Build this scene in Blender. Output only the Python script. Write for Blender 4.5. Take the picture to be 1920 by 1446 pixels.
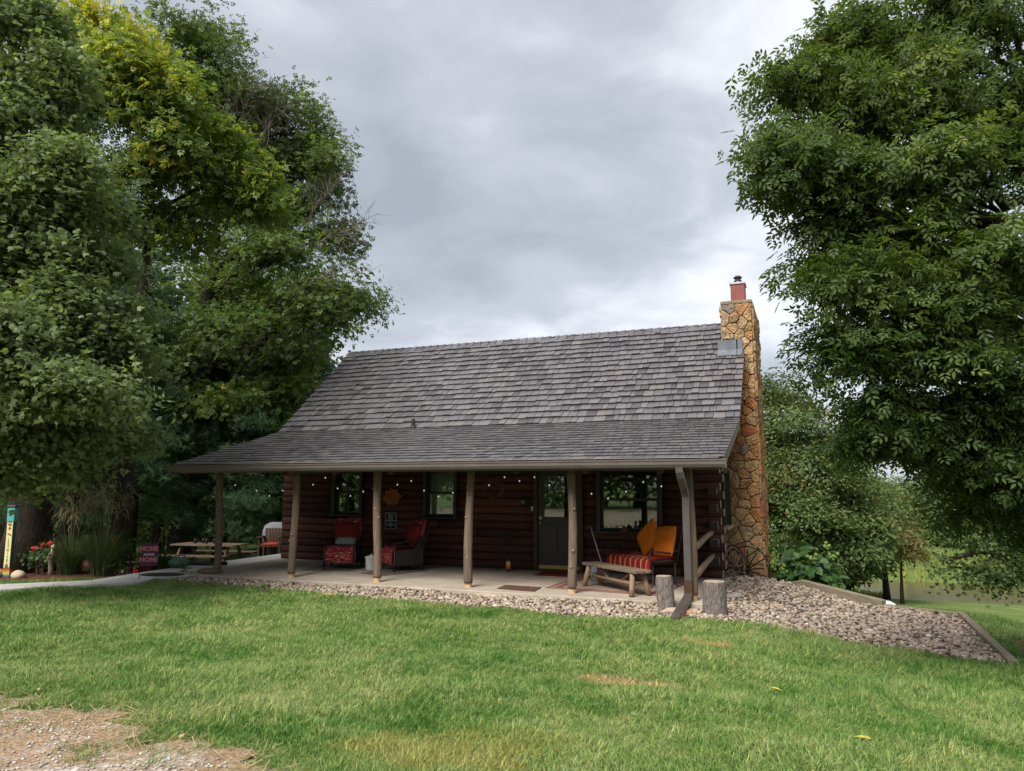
import bpy, math, random
import numpy as np
from mathutils import Vector, Matrix, Euler
for o in list(bpy.data.objects): bpy.data.objects.remove(o)
SC=bpy.context.scene; COL=SC.collection
PI=math.pi; rad=math.radians
RNG=np.random.default_rng(7); random.seed(7)
# ---------------------------------------------------------------- camera
CAM=np.array([11.244,-11.967,1.776]); YAW,PITCH,FPX=0.3809,0.1333,1381.8
FWD=np.array([-math.sin(YAW)*math.cos(PITCH),math.cos(YAW)*math.cos(PITCH),math.sin(PITCH)])
RGT=np.array([math.cos(YAW),math.sin(YAW),0.0]); UPV=np.cross(RGT,FWD)
cd=bpy.data.cameras.new('camera'); cam=bpy.data.objects.new('camera',cd); COL.objects.link(cam)
cd.sensor_width=36; cd.lens=36*FPX/1920; cd.clip_end=3000; cd.clip_start=0.05
M=Matrix.Identity(4)
for i in range(3): M[i][0]=RGT[i]; M[i][1]=UPV[i]; M[i][2]=-FWD[i]; M[i][3]=CAM[i]
cam.matrix_world=M; SC.camera=cam
# ---------------------------------------------------------------- sky and sun
SUN_EL,SUN_AZ=rad(48),rad(192)          # azimuth clockwise from +Y: sun behind the camera, a little to the left
w=bpy.data.worlds.new('World'); SC.world=w; w.use_nodes=True
nt=w.node_tree; N=nt.nodes; L=nt.links; N.clear()
out=N.new('ShaderNodeOutputWorld'); bg=N.new('ShaderNodeBackground'); L.new(bg.outputs[0],out.inputs[0])
sky=N.new('ShaderNodeTexSky'); sky.sky_type='NISHITA'; sky.sun_disc=False; sky.sun_elevation=SUN_EL; sky.sun_rotation=SUN_AZ
tc=N.new('ShaderNodeTexCoord'); sp=N.new('ShaderNodeSeparateXYZ'); L.new(tc.outputs['Generated'],sp.inputs[0])
def wm(op,a,b):
    m=N.new('ShaderNodeMath'); m.operation=op
    for i,v in enumerate((a,b)):
        if v is None: continue
        if isinstance(v,(int,float)): m.inputs[i].default_value=v
        else: L.new(v,m.inputs[i])
    return m.outputs[0]
zz=wm('ADD',wm('MAXIMUM',sp.outputs[2],0.0),0.22)
cv=N.new('ShaderNodeCombineXYZ'); L.new(wm('DIVIDE',sp.outputs[0],zz),cv.inputs[0]); L.new(wm('DIVIDE',sp.outputs[1],zz),cv.inputs[1])
def wnoise(scale,detail,rough,off,dist=0.0):
    mp=N.new('ShaderNodeMapping'); mp.inputs['Location'].default_value=off; L.new(cv.outputs[0],mp.inputs[0])
    n=N.new('ShaderNodeTexNoise'); n.inputs['Scale'].default_value=scale; n.inputs['Detail'].default_value=detail; n.inputs['Roughness'].default_value=rough; n.inputs['Distortion'].default_value=dist
    L.new(mp.outputs[0],n.inputs['Vector']); return n.outputs[0]
c1=wnoise(1.15,6,0.5,(3.1,1.7,0),0.3); c2=wnoise(3.4,6,0.55,(0.3,5.2,0),0.5)
cc=wm('ADD',wm('MULTIPLY',c1,0.72),wm('MULTIPLY',c2,0.28))
rp=N.new('ShaderNodeValToRGB'); L.new(cc,rp.inputs[0]); e=rp.color_ramp.elements
e[0].position=0.36; e[0].color=(0.090,0.098,0.112,1); e[1].position=0.64; e[1].color=(0.220,0.224,0.236,1)
m_=e.new(0.5); m_.color=(0.132,0.140,0.156,1)
sk=N.new('ShaderNodeMix'); sk.data_type='RGBA'; sk.blend_type='MULTIPLY'; sk.inputs[0].default_value=1
L.new(sky.outputs[0],sk.inputs[6]); sk.inputs[7].default_value=(0.05,0.05,0.05,1)
mx=N.new('ShaderNodeMix'); mx.data_type='RGBA'; mx.inputs[0].default_value=0.94
L.new(sk.outputs[2],mx.inputs[6]); L.new(rp.outputs[0],mx.inputs[7]); L.new(mx.outputs[2],bg.inputs[0]); bg.inputs[1].default_value=1.0
sd=bpy.data.lights.new('sun','SUN'); sun=bpy.data.objects.new('sun',sd); COL.objects.link(sun)
sd.energy=1.5; sd.angle=rad(35); sd.color=(1,0.96,0.9)
sdir=Vector((math.sin(SUN_AZ)*math.cos(SUN_EL),math.cos(SUN_AZ)*math.cos(SUN_EL),math.sin(SUN_EL)))
sun.rotation_euler=sdir.to_track_quat('Z','Y').to_euler(); sun.location=(0,-30,40)
vs=SC.view_settings; vs.view_transform='Standard'; vs.look='None'; vs.gamma=1; vs.use_curve_mapping=False; vs.exposure=2.24
SC.cycles.max_bounces=6; SC.cycles.diffuse_bounces=3; SC.cycles.glossy_bounces=3; SC.cycles.transmission_bounces=4; SC.cycles.transparent_max_bounces=6
# ---------------------------------------------------------------- helpers
def pray(x,y): return FWD+RGT*(x-960)/FPX-UPV*(y-723)/FPX
def at(x,y,d):
    r=pray(x,y); return CAM+r*(d/math.hypot(r[0],r[1]))
def atY(x,y,Y): r=pray(x,y); return CAM+r*((Y-CAM[1])/r[1])
def atZ(x,y,z): r=pray(x,y); return CAM+r*((z-CAM[2])/r[2])
def ss(a,b,x):
    t=np.clip((np.asarray(x,float)-a)/(b-a),0,1); return t*t*(3-2*t)
def gz(x,y):
    x=np.asarray(x,float); y=np.asarray(y,float)
    z=-0.09+0.24*ss(-2.5,-11,y)*ss(16,12,x)
    wr=ss(9.0,12.5,x); wb=ss(6.5,10,y)*ss(-6,1,x); wd=np.maximum(ss(9.6,10.6,x),wb)
    prof=np.interp(y,[-9,-4,-1.8,1.6,4.6,8,13,17.5,21,23.5,24.5,29,31.5,36,70,200],[0,-.04,-.14,-.22,-.28,-.95,-1.95,-2.32,-2.58,-2.88,-3.5,-3.5,-2.8,-2.5,-2.1,-1.5])
    prof=np.where((y>18)&(y<44),np.maximum(prof,-2.8)*(1-ss(12.5,14.5,x))+prof*ss(12.5,14.5,x),prof)-.42*ss(11.3,12.4,x)*ss(2.3,4.6,y)*ss(10,7,y)
    z=z+np.where(y<4.6,prof*wr,prof*np.maximum(wd,wb))
    z=z-0.35*ss(13.3,15.5,x)*ss(-6,0,y)*ss(13,7,y)
    z=z-0.75*ss(-1.7,-3.2,x)*ss(0.8,7,y)*(1-wb)
    return z+0.015*np.sin(x*1.7)*np.cos(y*1.3)
class MB:
    def __init__(s): s.v=[]; s.f=[]; s.t=[]; s.cur=0.5
    def add(s,vs,fs):
        b=len(s.v); s.v+= [tuple(map(float,p)) for p in vs]; s.t+=[s.cur]*len(vs); s.f+=[tuple(b+i for i in f) for f in fs]; return s
    def box(s,c,d,rot=None,taper=1.0):
        hx,hy,hz=d[0]/2,d[1]/2,d[2]/2; P=[]
        for sz in (-1,1):
            k=taper if sz>0 else 1
            for sx,sy in ((-1,-1),(1,-1),(1,1),(-1,1)): P.append(Vector((sx*hx*k,sy*hy*k,sz*hz)))
        if rot: R=Euler(rot).to_matrix(); P=[R@p for p in P]
        c=Vector(c); return s.add([p+c for p in P],[(3,2,1,0),(4,5,6,7),(0,1,5,4),(1,2,6,5),(2,3,7,6),(3,0,4,7)])
    def cbox(s,c,d,b=0.01,rot=None):       # chamfered box
        P=[];hx,hy,hz=d[0]/2,d[1]/2,d[2]/2; b=min(b,hx*.45,hy*.45,hz*.45)
        for z,k in ((-hz,b),(-hz+b,0),(hz-b,0),(hz,b)):
            x,y=hx-k,hy-k; q=b*(0.6)
            for px,py in ((-x+q,-y),(x-q,-y),(x,-y+q),(x,y-q),(x-q,y),(-x+q,y),(-x,y-q),(-x,-y+q)): P.append(Vector((px,py,z)))
        if rot: R=Euler(rot).to_matrix(); P=[R@p for p in P]
        c=Vector(c); F=[tuple(range(7,-1,-1)),tuple(range(24,32))]
        for k in range(3):
            for i in range(8): j=(i+1)%8; F.append((k*8+i,k*8+j,k*8+8+j,k*8+8+i))
        return s.add([p+c for p in P],F)
    def tube(s,pts,rs,n=8,caps=True,flat=1.0,jit=0.0):
        pts=[Vector(p) for p in pts]
        if isinstance(rs,(int,float)): rs=[rs]*len(pts)
        V=[];prev=None
        for i,p in enumerate(pts):
            t=(pts[min(i+1,len(pts)-1)]-pts[max(i-1,0)])
            t=t.normalized() if t.length>1e-9 else Vector((0,0,1))
            if prev is None:
                a=Vector((0,0,1)) if abs(t.z)<0.9 else Vector((1,0,0)); u=t.cross(a).normalized()
            else:
                u=(prev-t*prev.dot(t)); u=u.normalized() if u.length>1e-6 else t.orthogonal().normalized()
            prev=u; v=t.cross(u)
            for k in range(n):
                a=2*PI*k/n; r=rs[i]*(1+(random.uniform(-jit,jit) if jit else 0)); V.append(p+u*math.cos(a)*r+v*math.sin(a)*r*flat)
        F=[]
        for i in range(len(pts)-1):
            for k in range(n): F.append((i*n+k,i*n+(k+1)%n,(i+1)*n+(k+1)%n,(i+1)*n+k))
        if caps: F.append(tuple(range(n-1,-1,-1))); F.append(tuple((len(pts)-1)*n+k for k in range(n)))
        return s.add(V,F)
    def prism(s,poly,d,bev=0.0):           # polygon (3D points) extruded by vector d; optional inset on the far side
        n=len(poly); P=[Vector(p) for p in poly]; d=Vector(d)
        if bev:
            c=sum(P,Vector())/n; Q1=[p+d*0.6 for p in P]; Q2=[c+(p-c)*(1-bev)+d for p in P]
            F=[tuple(range(n-1,-1,-1)),tuple(range(2*n,3*n))]
            for k in (0,1):
                for i in range(n): j=(i+1)%n; F.append((k*n+i,k*n+j,k*n+n+j,k*n+n+i))
            return s.add(P+Q1+Q2,F)
        F=[tuple(range(n-1,-1,-1)),tuple(range(n,2*n))]+[(i,(i+1)%n,n+(i+1)%n,n+i) for i in range(n)]
        return s.add(P+[p+d for p in P],F)
    def lathe(s,c,prof,n=16):
        c=Vector(c);V=[];F=[]
        for r,z in prof:
            for k in range(n): a=2*PI*k/n; V.append(c+Vector((r*math.cos(a),r*math.sin(a),z)))
        for i in range(len(prof)-1):
            for k in range(n): F.append((i*n+k,i*n+(k+1)%n,(i+1)*n+(k+1)%n,(i+1)*n+k))
        F.append(tuple(range(n-1,-1,-1))); F.append(tuple((len(prof)-1)*n+k for k in range(n)))
        return s.add(V,F)
    def ball(s,c,r,n=10,m=6):
        if isinstance(r,(int,float)): r=(r,r,r)
        c=Vector(c);V=[c+Vector((0,0,-r[2]))];F=[]
        for i in range(1,m):
            ph=-PI/2+PI*i/m
            for k in range(n): a=2*PI*k/n; V.append(c+Vector((r[0]*math.cos(ph)*math.cos(a),r[1]*math.cos(ph)*math.sin(a),r[2]*math.sin(ph))))
        V.append(c+Vector((0,0,r[2])));l=len(V)-1
        for k in range(n): F.append((0,1+(k+1)%n,1+k)); F.append((l,l-n+k,l-n+(k+1)%n))
        for i in range(m-2):
            for k in range(n): a=1+i*n; F.append((a+k,a+(k+1)%n,a+n+(k+1)%n,a+n+k))
        return s.add(V,F)
    def build(s,name,mat,parent=None,smooth=False,loc=None,rot=None):
        me=bpy.data.meshes.new(name); me.from_pydata(s.v,[],s.f); me.update()
        a=me.attributes.new('tint','FLOAT','POINT'); a.data.foreach_set('value',np.array(s.t,dtype=np.float32))
        if smooth: me.polygons.foreach_set('use_smooth',[True]*len(me.polygons))
        me.materials.append(mat); return link(name,me,parent,loc,rot)
def link(name,me,parent=None,loc=None,rot=None):
    o=bpy.data.objects.new(name,me); COL.objects.link(o); o.parent=parent
    if loc is not None: o.location=tuple(loc)
    if rot is not None: o.rotation_euler=rot
    return o
def tag(o,label=None,cat=None,group=None,kind=None):
    if label: o['label']=label
    if cat: o['category']=cat
    if group: o['group']=group
    if kind: o['kind']=kind
    return o
def thing(name,label,cat,loc=(0,0,0),rz=0,group=None):
    o=bpy.data.objects.new(name,None); COL.objects.link(o); o.empty_display_size=0.2
    o.location=tuple(map(float,loc)); o.rotation_euler=(0,0,rz); return tag(o,label,cat,group)
def np_mesh(name,V,faces_list,mat,tint=None,smooth=False):
    """V (n,3); faces_list: list of (m,k) int arrays"""
    me=bpy.data.meshes.new(name); V=np.asarray(V,np.float32); me.vertices.add(len(V)); me.vertices.foreach_set('co',V.ravel())
    ls=[];tot=[]
    for f in faces_list: ls.append(f.ravel()); tot.append(np.full(len(f),f.shape[1],np.int32))
    ls=np.concatenate(ls).astype(np.int32); tot=np.concatenate(tot)
    me.loops.add(len(ls)); me.loops.foreach_set('vertex_index',ls)
    me.polygons.add(len(tot)); st=np.concatenate([[0],np.cumsum(tot)[:-1]]).astype(np.int32)
    me.polygons.foreach_set('loop_start',st); me.polygons.foreach_set('loop_total',tot)
    if smooth: me.polygons.foreach_set('use_smooth',np.ones(len(tot),bool))
    if tint is not None:
        a=me.attributes.new('tint','FLOAT','POINT'); a.data.foreach_set('value',np.asarray(tint,np.float32))
    me.update(calc_edges=True); me.materials.append(mat); return me
def scatter(name,tv,tfs,pos,X,Y,Z,scale,tint,mat,smooth=False):
    tv=np.asarray(tv,float); n=len(pos); k=len(tv); sc=np.asarray(scale).reshape(-1,1,1)
    V=pos[:,None,:]+sc*(tv[None,:,0:1]*X[:,None,:]+tv[None,:,1:2]*Y[:,None,:]+tv[None,:,2:3]*Z[:,None,:])
    offs=(np.arange(n)*k)[:,None,None]; by={}
    for f in tfs: by.setdefault(len(f),[]).append(f)
    fl=[(offs+np.array(fs)[None]).reshape(-1,kk) for kk,fs in by.items()]
    return np_mesh(name,V.reshape(-1,3),fl,mat,np.repeat(tint,k),smooth)
def nrm(a): return a/np.maximum(np.linalg.norm(a,axis=-1,keepdims=True),1e-9)
# ---------------------------------------------------------------- materials
class Nd:
    def __init__(s,name):
        s.m=bpy.data.materials.new(name); s.m.use_nodes=True; s.nt=s.m.node_tree; s.n=s.nt.nodes; s.l=s.nt.links
        s.b=s.n['Principled BSDF']; s.out=s.n['Material Output']
    def node(s,t,**k):
        n=s.n.new(t)
        for a,b in k.items(): setattr(n,a,b)
        return n
    def coord(s,which='Object',scale=(1,1,1),rot=(0,0,0)):
        t=s.node('ShaderNodeTexCoord'); m=s.node('ShaderNodeMapping'); m.inputs['Scale'].default_value=scale; m.inputs['Rotation'].default_value=rot
        if which=='World': g=s.node('ShaderNodeNewGeometry'); s.l.new(g.outputs['Position'],m.inputs[0])
        else: s.l.new(t.outputs[which],m.inputs[0])
        return m.outputs[0]
    def noise(s,vec,scale,detail=4,rough=.55,dist=0):
        n=s.node('ShaderNodeTexNoise'); n.inputs['Scale'].default_value=scale; n.inputs['Detail'].default_value=detail; n.inputs['Roughness'].default_value=rough; n.inputs['Distortion'].default_value=dist
        s.l.new(vec,n.inputs['Vector']); return n.outputs[0]
    def ramp(s,fac,stops):
        r=s.node('ShaderNodeValToRGB'); s.l.new(fac,r.inputs[0]); e=r.color_ramp.elements
        while len(e)<len(stops): e.new(0.5)
        for x,(p,c) in zip(e,stops): x.position=p; x.color=(*c,1) if len(c)==3 else c
        return r.outputs[0]
    def mix(s,fac,a,b,mode='MIX'):
        m=s.node('ShaderNodeMix',data_type='RGBA',blend_type=mode)
        for i,v in ((0,fac),(6,a),(7,b)):
            if isinstance(v,(int,float)): m.inputs[i].default_value=v
            elif isinstance(v,tuple): m.inputs[i].default_value=(*v,1) if len(v)==3 else v
            else: s.l.new(v,m.inputs[i])
        return m.outputs[2]
    def math(s,op,a,b=0.0):
        m=s.node('ShaderNodeMath',operation=op)
        for i,v in enumerate((a,b)):
            if isinstance(v,(int,float)): m.inputs[i].default_value=v
            else: s.l.new(v,m.inputs[i])
        return m.outputs[0]
    def attr(s,name='tint'): a=s.node('ShaderNodeAttribute'); a.attribute_name=name; return a.outputs['Fac']
    def rnd(s): return s.node('ShaderNodeObjectInfo').outputs['Random']
    def bump(s,h,strength=.3,dist=.02):
        b=s.node('ShaderNodeBump'); b.inputs['Strength'].default_value=strength; b.inputs['Distance'].default_value=dist; s.l.new(h,b.inputs['Height']); s.l.new(b.outputs[0],s.b.inputs['Normal'])
    def fin(s,col,rough=.7,spec=.3,metal=0.0):
        if isinstance(col,tuple): s.b.inputs['Base Color'].default_value=(*col,1)
        else: s.l.new(col,s.b.inputs['Base Color'])
        s.b.inputs['Roughness'].default_value=rough; s.b.inputs['Specular IOR Level'].default_value=spec; s.b.inputs['Metallic'].default_value=metal; return s.m
MT={}
def mottled(name,c1,c2,scale=6,rough=.75,spec=.3,bump=.25,bd=.01,stretch=(1,1,1),metal=0,world=False,c3=None):
    if name in MT: return MT[name]
    d=Nd(name); v=d.coord('World' if world else 'Object',stretch); n=d.noise(v,scale,6,.6,.2); n2=d.noise(v,scale*5,4,.6)
    st=[(.3,c1),(.7,c2)] if c3 is None else [(.25,c1),(.5,c2),(.75,c3)]
    col=d.ramp(d.math('ADD',d.math('MULTIPLY',n,.7),d.math('MULTIPLY',n2,.3)),st)
    if bump: d.bump(d.math('ADD',n,d.math('MULTIPLY',n2,.5)),bump,bd)
    MT[name]=d.fin(col,rough,spec,metal); return MT[name]
def plain(name,c,rough=.6,spec=.3,metal=0): return mottled(name,tuple(x*.82 for x in c),tuple(min(1,x*1.12) for x in c),9,rough,spec,.08,.004,metal=metal)
def tinted(name,stops,scale=8,rough=.8,bump=.3,bd=.01,stretch=(1,1,1),vary=.35,use='tint',spec=.25,world=False):
    d=Nd(name); v=d.coord('World' if world else 'Object',stretch); n=d.noise(v,scale,6,.6,.3); n2=d.noise(v,scale*6,3,.6)
    base=d.ramp(d.attr() if use=='tint' else d.rnd(),stops)
    k=d.ramp(d.math('ADD',d.math('MULTIPLY',n,.6),d.math('MULTIPLY',n2,.4)),[(.25,(1-vary,)*3),(.75,(1+vary*.6,)*3)])
    col=d.mix(1.0,base,k,'MULTIPLY')
    if bump: d.bump(d.math('ADD',n,d.math('MULTIPLY',n2,.6)),bump,bd)
    MT[name]=d.fin(col,rough,spec); return MT[name]
def stained(mat,c,scale,lo,hi,stretch=(1,1,1)):
    nt_=mat.node_tree; b=nt_.nodes['Principled BSDF']; src=b.inputs['Base Color'].links[0].from_socket
    g=nt_.nodes.new('ShaderNodeNewGeometry'); mp=nt_.nodes.new('ShaderNodeMapping'); mp.inputs['Scale'].default_value=stretch; nt_.links.new(g.outputs['Position'],mp.inputs[0])
    n=nt_.nodes.new('ShaderNodeTexNoise'); n.inputs['Scale'].default_value=scale; n.inputs['Detail'].default_value=7; n.inputs['Roughness'].default_value=.7; nt_.links.new(mp.outputs[0],n.inputs['Vector'])
    r=nt_.nodes.new('ShaderNodeMapRange'); r.inputs[1].default_value=lo; r.inputs[2].default_value=hi; nt_.links.new(n.outputs[0],r.inputs[0])
    m=nt_.nodes.new('ShaderNodeMix'); m.data_type='RGBA'; nt_.links.new(r.outputs[0],m.inputs[0]); nt_.links.new(src,m.inputs[6]); m.inputs[7].default_value=(*c,1); nt_.links.new(m.outputs[2],b.inputs['Base Color'])
def leafmat(name,stops,trans=.35,rough=.5,spec=.3):
    d=Nd(name); base=d.ramp(d.attr(),stops); d.fin(base,rough,spec)
    t=d.node('ShaderNodeBsdfTranslucent'); t2=d.mix(1.0,base,(1.3,1.35,.7),'MULTIPLY'); d.l.new(t2,t.inputs[0])
    m=d.node('ShaderNodeMixShader'); m.inputs[0].default_value=trans; d.l.new(d.b.outputs[0],m.inputs[1]); d.l.new(t.outputs[0],m.inputs[2]); d.l.new(m.outputs[0],d.out.inputs[0])
    MT[name]=d.m; return d.m
wood_dark=tinted('stained_log',[(0,(.046,.021,.016)),(.5,(.074,.031,.023)),(1,(.11,.047,.035))],3,.8,.6,.012,(0.5,6,6),.5,spec=.2)
wood_grey=mottled('weathered_log',(.07,.050,.036),(.24,.178,.125),8,.9,.15,.9,.02,(7,7,.35))
wood_rail=mottled('peeled_pole',(.16,.10,.06),(.32,.22,.14),5,.8,.2,.4,.01)
wood_end=mottled('log_end_grain',(.20,.15,.10),(.42,.34,.25),9,.85,.2,.5,.01)
wood_bench=mottled('bench_wood',(.085,.06,.04),(.19,.14,.095),6,.85,.2,.5,.01)
bark=mottled('bark',(.016,.013,.010),(.058,.047,.036),7,.95,.1,.9,.05,(3,3,.6))
bark_pale=mottled('twig_bark',(.10,.085,.07),(.2,.17,.14),7,.95,.1,.3,.01)
bark_stump=mottled('stump_bark',(.05,.042,.036),(.36,.31,.28),22,.95,.1,1.0,.04,(2,2,.6))
concrete=mottled('concrete',(.24,.20,.155),(.38,.325,.26),2.2,.9,.2,.15,.006,world=True)
concrete2=mottled('concrete_walk',(.33,.32,.30),(.50,.485,.46),2.0,.9,.2,.15,.006,world=True)
brown_metal=mottled('brown_metal',(.075,.062,.056),(.112,.095,.086),3,.35,.5,.05,.003)
dark_trim=mottled('dark_trim',(.020,.017,.014),(.036,.030,.025),5,.5,.35,.1,.004)
iron=mottled('wrought_iron',(.012,.010,.009),(.035,.026,.02),14,.55,.4,.2,.004)
rust_iron=mottled('rusty_iron',(.03,.018,.012),(.075,.04,.025),16,.8,.2,.4,.006)
white_paint=plain('white_plastic',(.62,.62,.62),.45,.4)
# ---------------------------------------------------------------- ground
def gp(px,py):
    z=-.1
    for _ in range(60):
        p=atZ(px,py,z); z=.5*z+.5*float(gz(p[0],p[1]))
    return np.array([p[0],p[1],float(gz(p[0],p[1]))])
def inside(poly,x,y):
    x=np.asarray(x,float); y=np.asarray(y,float); r=np.zeros(x.shape,bool); n=len(poly)
    for i in range(n):
        x1,y1=poly[i][:2]; x2,y2=poly[(i+1)%n][:2]
        if y1==y2: continue
        c=((y1>y)!=(y2>y))&(x<(x2-x1)*(y-y1)/(y2-y1)+x1); r^=c
    return r
LAWN_EDGE=[(-1.0,-1.0)]+[tuple(gp(*q)[:2]) for q in ((400,1097),(560,1113),(760,1131),(960,1146),(1180,1168),(1300,1163),(1500,1190),(1700,1222),(1880,1249))]
TIM_A=gp(1893,1248); TIM_B=np.array([13.35,1.75,float(gz(13.35,1.75))])
BED=LAWN_EDGE+[tuple(TIM_A[:2]),tuple(TIM_B[:2]),(12.25,2.75),(10.9,4.25),(10.3,4.75),(9.5,4.75),(9.5,3.0),(9.75,2.9),(9.75,-.35),(-.7,-.35),(-.9,-.5)]
PATH=[(-.7,6),(-1.65,6),(-1.65,-.1),(-1.42,-1.65),(-2.45,-2.72),(-6.5,-6.6),(-5.8,-7.3),(-1.8,-3.2),(-.35,-1.5),(-.55,-1.0),(-.3,-.36),(-.7,-.36)]
def drive_edge(x): return np.interp(x,[-12,3,5.4,6.2,6.7,7.2,7.7,8.2,8.7,9.2,10,20],[-6.6,-7.6,-7.75,-7.72,-7.95,-7.95,-8.08,-8.12,-8.4,-9.2,-10.4,-13])+.12*np.sin(np.asarray(x)*5.1)+.07*np.sin(np.asarray(x)*13)
GARDEN=[(-1.5,-.4),(-1.75,-1.15),(-2.6,-1.75),(-5.2,-3.0),(-8,-3.5),(-8,3),(-3.2,3),(-1.75,.9)]
xs=np.unique(np.concatenate([np.arange(-400,-60,40),np.arange(-60,-12,4),np.arange(-12,18,.3),np.arange(18,80,4),np.arange(80,420,40)]))
ys=np.unique(np.concatenate([np.arange(-300,-40,40),np.arange(-40,-14,3),np.arange(-14,10,.3),np.arange(10,45,.8),np.arange(45,100,5),np.arange(100,520,40)]))
gx,gy=np.meshgrid(xs,ys); gzv=gz(gx,gy); nx,ny=len(xs),len(ys)
ii=(np.arange(ny-1)[:,None]*nx+np.arange(nx-1)[None]).ravel(); fq=np.stack([ii,ii+1,ii+nx+1,ii+nx],1)
DRY=[gp(1325,1210),gp(1170,1285),gp(790,1420),gp(980,1395)]
def lawn_colour(d,v,blade):
    n=d.noise(v,.55,5,.6,.6); n2=d.noise(v,2.6,5,.6,.5); n3=d.noise(v,14,3,.6)
    f=d.math('ADD',d.math('MULTIPLY',n,.34),d.math('ADD',d.math('MULTIPLY',n2,.34),d.math('MULTIPLY',n3,.32)))
    if blade: col=d.ramp(f,[(.37,(.040,.124,.018)),(.44,(.090,.200,.040)),(.50,(.172,.262,.078)),(.57,(.262,.325,.125)),(.66,(.40,.39,.19))])
    else: col=d.ramp(f,[(.33,(.05,.105,.02)),(.5,(.095,.14,.035)),(.68,(.2,.19,.08))])
    for p,rx,ry,c,k in ((DRY[0],.42,.16,(.40,.31,.15),1.0),(DRY[1],.62,.13,(.42,.34,.18),1.0),(DRY[2],.75,.42,(.33,.30,.10),.6),(DRY[3],.5,.25,(.27,.28,.07),.35)):
        s=d.node('ShaderNodeVectorMath',operation='SUBTRACT'); d.l.new(v,s.inputs[0]); s.inputs[1].default_value=tuple(map(float,p))
        m=d.node('ShaderNodeMapping'); m.inputs['Rotation'].default_value=(0,0,-.37); m.inputs['Scale'].default_value=(1/rx,1/ry,0); d.l.new(s.outputs[0],m.inputs[0])
        ln=d.node('ShaderNodeVectorMath',operation='LENGTH'); d.l.new(m.outputs[0],ln.inputs[0])
        q=d.math('ADD',ln.outputs['Value'],d.math('MULTIPLY',d.math('SUBTRACT',n2,.5),2.4))
        mask=d.ramp(q,[(.65,(k,k,k)),(1.0,(0,0,0))]); col=d.mix(mask,col,c)
    return col
d=Nd('lawn_ground'); v=d.coord('World'); n=d.noise(v,9,5,.7); d.bump(n,.6,.05); MT['lawn']=d.fin(lawn_colour(d,v,False),.95,.1)
lawn=link('lawn',np_mesh('lawn',np.stack([gx.ravel(),gy.ravel(),gzv.ravel()],1),[fq],MT['lawn'],smooth=True)); tag(lawn,kind='structure')
def sheet(name,test,x0,x1,y0,y1,st,dz,mat):
    X=np.arange(x0,x1+st,st);Y=np.arange(y0,y1+st,st);a,b=np.meshgrid(X,Y);z=gz(a,b)+dz;n_=len(X)
    i=(np.arange(len(Y)-1)[:,None]*n_+np.arange(n_-1)[None]).ravel();f=np.stack([i,i+1,i+n_+1,i+n_],1)
    c=np.stack([a.ravel()[f].mean(1),b.ravel()[f].mean(1)],1); f=f[test(c[:,0],c[:,1])]
    return tag(link(name,np_mesh(name,np.stack([a.ravel(),b.ravel(),z.ravel()],1),[f],mat,smooth=True)),kind='structure')
d=Nd('gravel_drive'); v=d.coord('World'); vo=d.node('ShaderNodeTexVoronoi'); vo.inputs['Scale'].default_value=34; d.l.new(v,vo.inputs['Vector'])
n=d.noise(v,2.2,5,.65,.4); g1=d.ramp(vo.outputs['Color'],[(.15,(.18,.14,.11)),(.5,(.32,.27,.22)),(.9,(.50,.46,.41))])
g2=d.ramp(d.noise(v,28,4,.7),[(.3,(.16,.105,.065)),(.7,(.33,.235,.15))]); f=d.ramp(n,[(.44,(0,0,0)),(.6,(1,1,1))])
d.bump(vo.outputs['Distance'],.6,.02); MT['drive']=d.fin(d.mix(f,g2,g1),.95,.1)
sheet('gravel_drive',lambda x,y:y<drive_edge(x)+.05,-12,20,-30,-6.5,.24,.012,MT['drive'])
d=Nd('bed_soil'); v=d.coord('World'); MT['bed']=d.fin(d.ramp(d.noise(v,30,4,.7),[(.3,(.12,.085,.06)),(.7,(.36,.28,.2))]),.95,.1)
sheet('rock_bed',lambda x,y:inside(BED,x,y),-1.5,13.8,-3,5,.06,.012,MT['bed'])
d=Nd('garden_mulch'); v=d.coord('World',(1,1,1)); MT['mulch']=d.fin(d.ramp(d.noise(v,26,5,.7),[(.3,(.03,.014,.009)),(.5,(.09,.038,.022)),(.75,(.2,.1,.06))]),.95,.1)
sheet('garden_bed',lambda x,y:inside(GARDEN,x,y),-8,-1,-4,3,.15,.014,MT['mulch'])
MUL=[(13.5,-1.6),(13.55,.3),(16.5,-.2),(17,-2.0),(14.2,-2.6)]
sheet('mulch_bed',lambda x,y:inside(MUL,x,y),13,17.3,-3,.6,.12,.014,MT['mulch'])
# pond
d=Nd('pond_water'); v=d.coord('World',(.5,3,1)); d.bump(d.noise(v,1.6,5,.65),.22,.05); d.fin((.085,.07,.035),.10,.5); MT['water']=d.m
m=MB(); m.add([(8,19.5,-3.06),(60,19.5,-3.06),(60,33,-3.06),(8,33,-3.06)],[(0,1,2,3)]); tag(m.build('pond',MT['water']),kind='structure')
# slab and path
m=MB(); m.cbox((4.525,1.3,-.1),(10.45,3.3,.2),.012); tag(m.build('porch_slab',concrete),kind='structure')
m=MB(); m.prism([(x,y,-.12) for x,y in PATH],(0,0,.105)); tag(m.build('path',concrete2),kind='structure')
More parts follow.
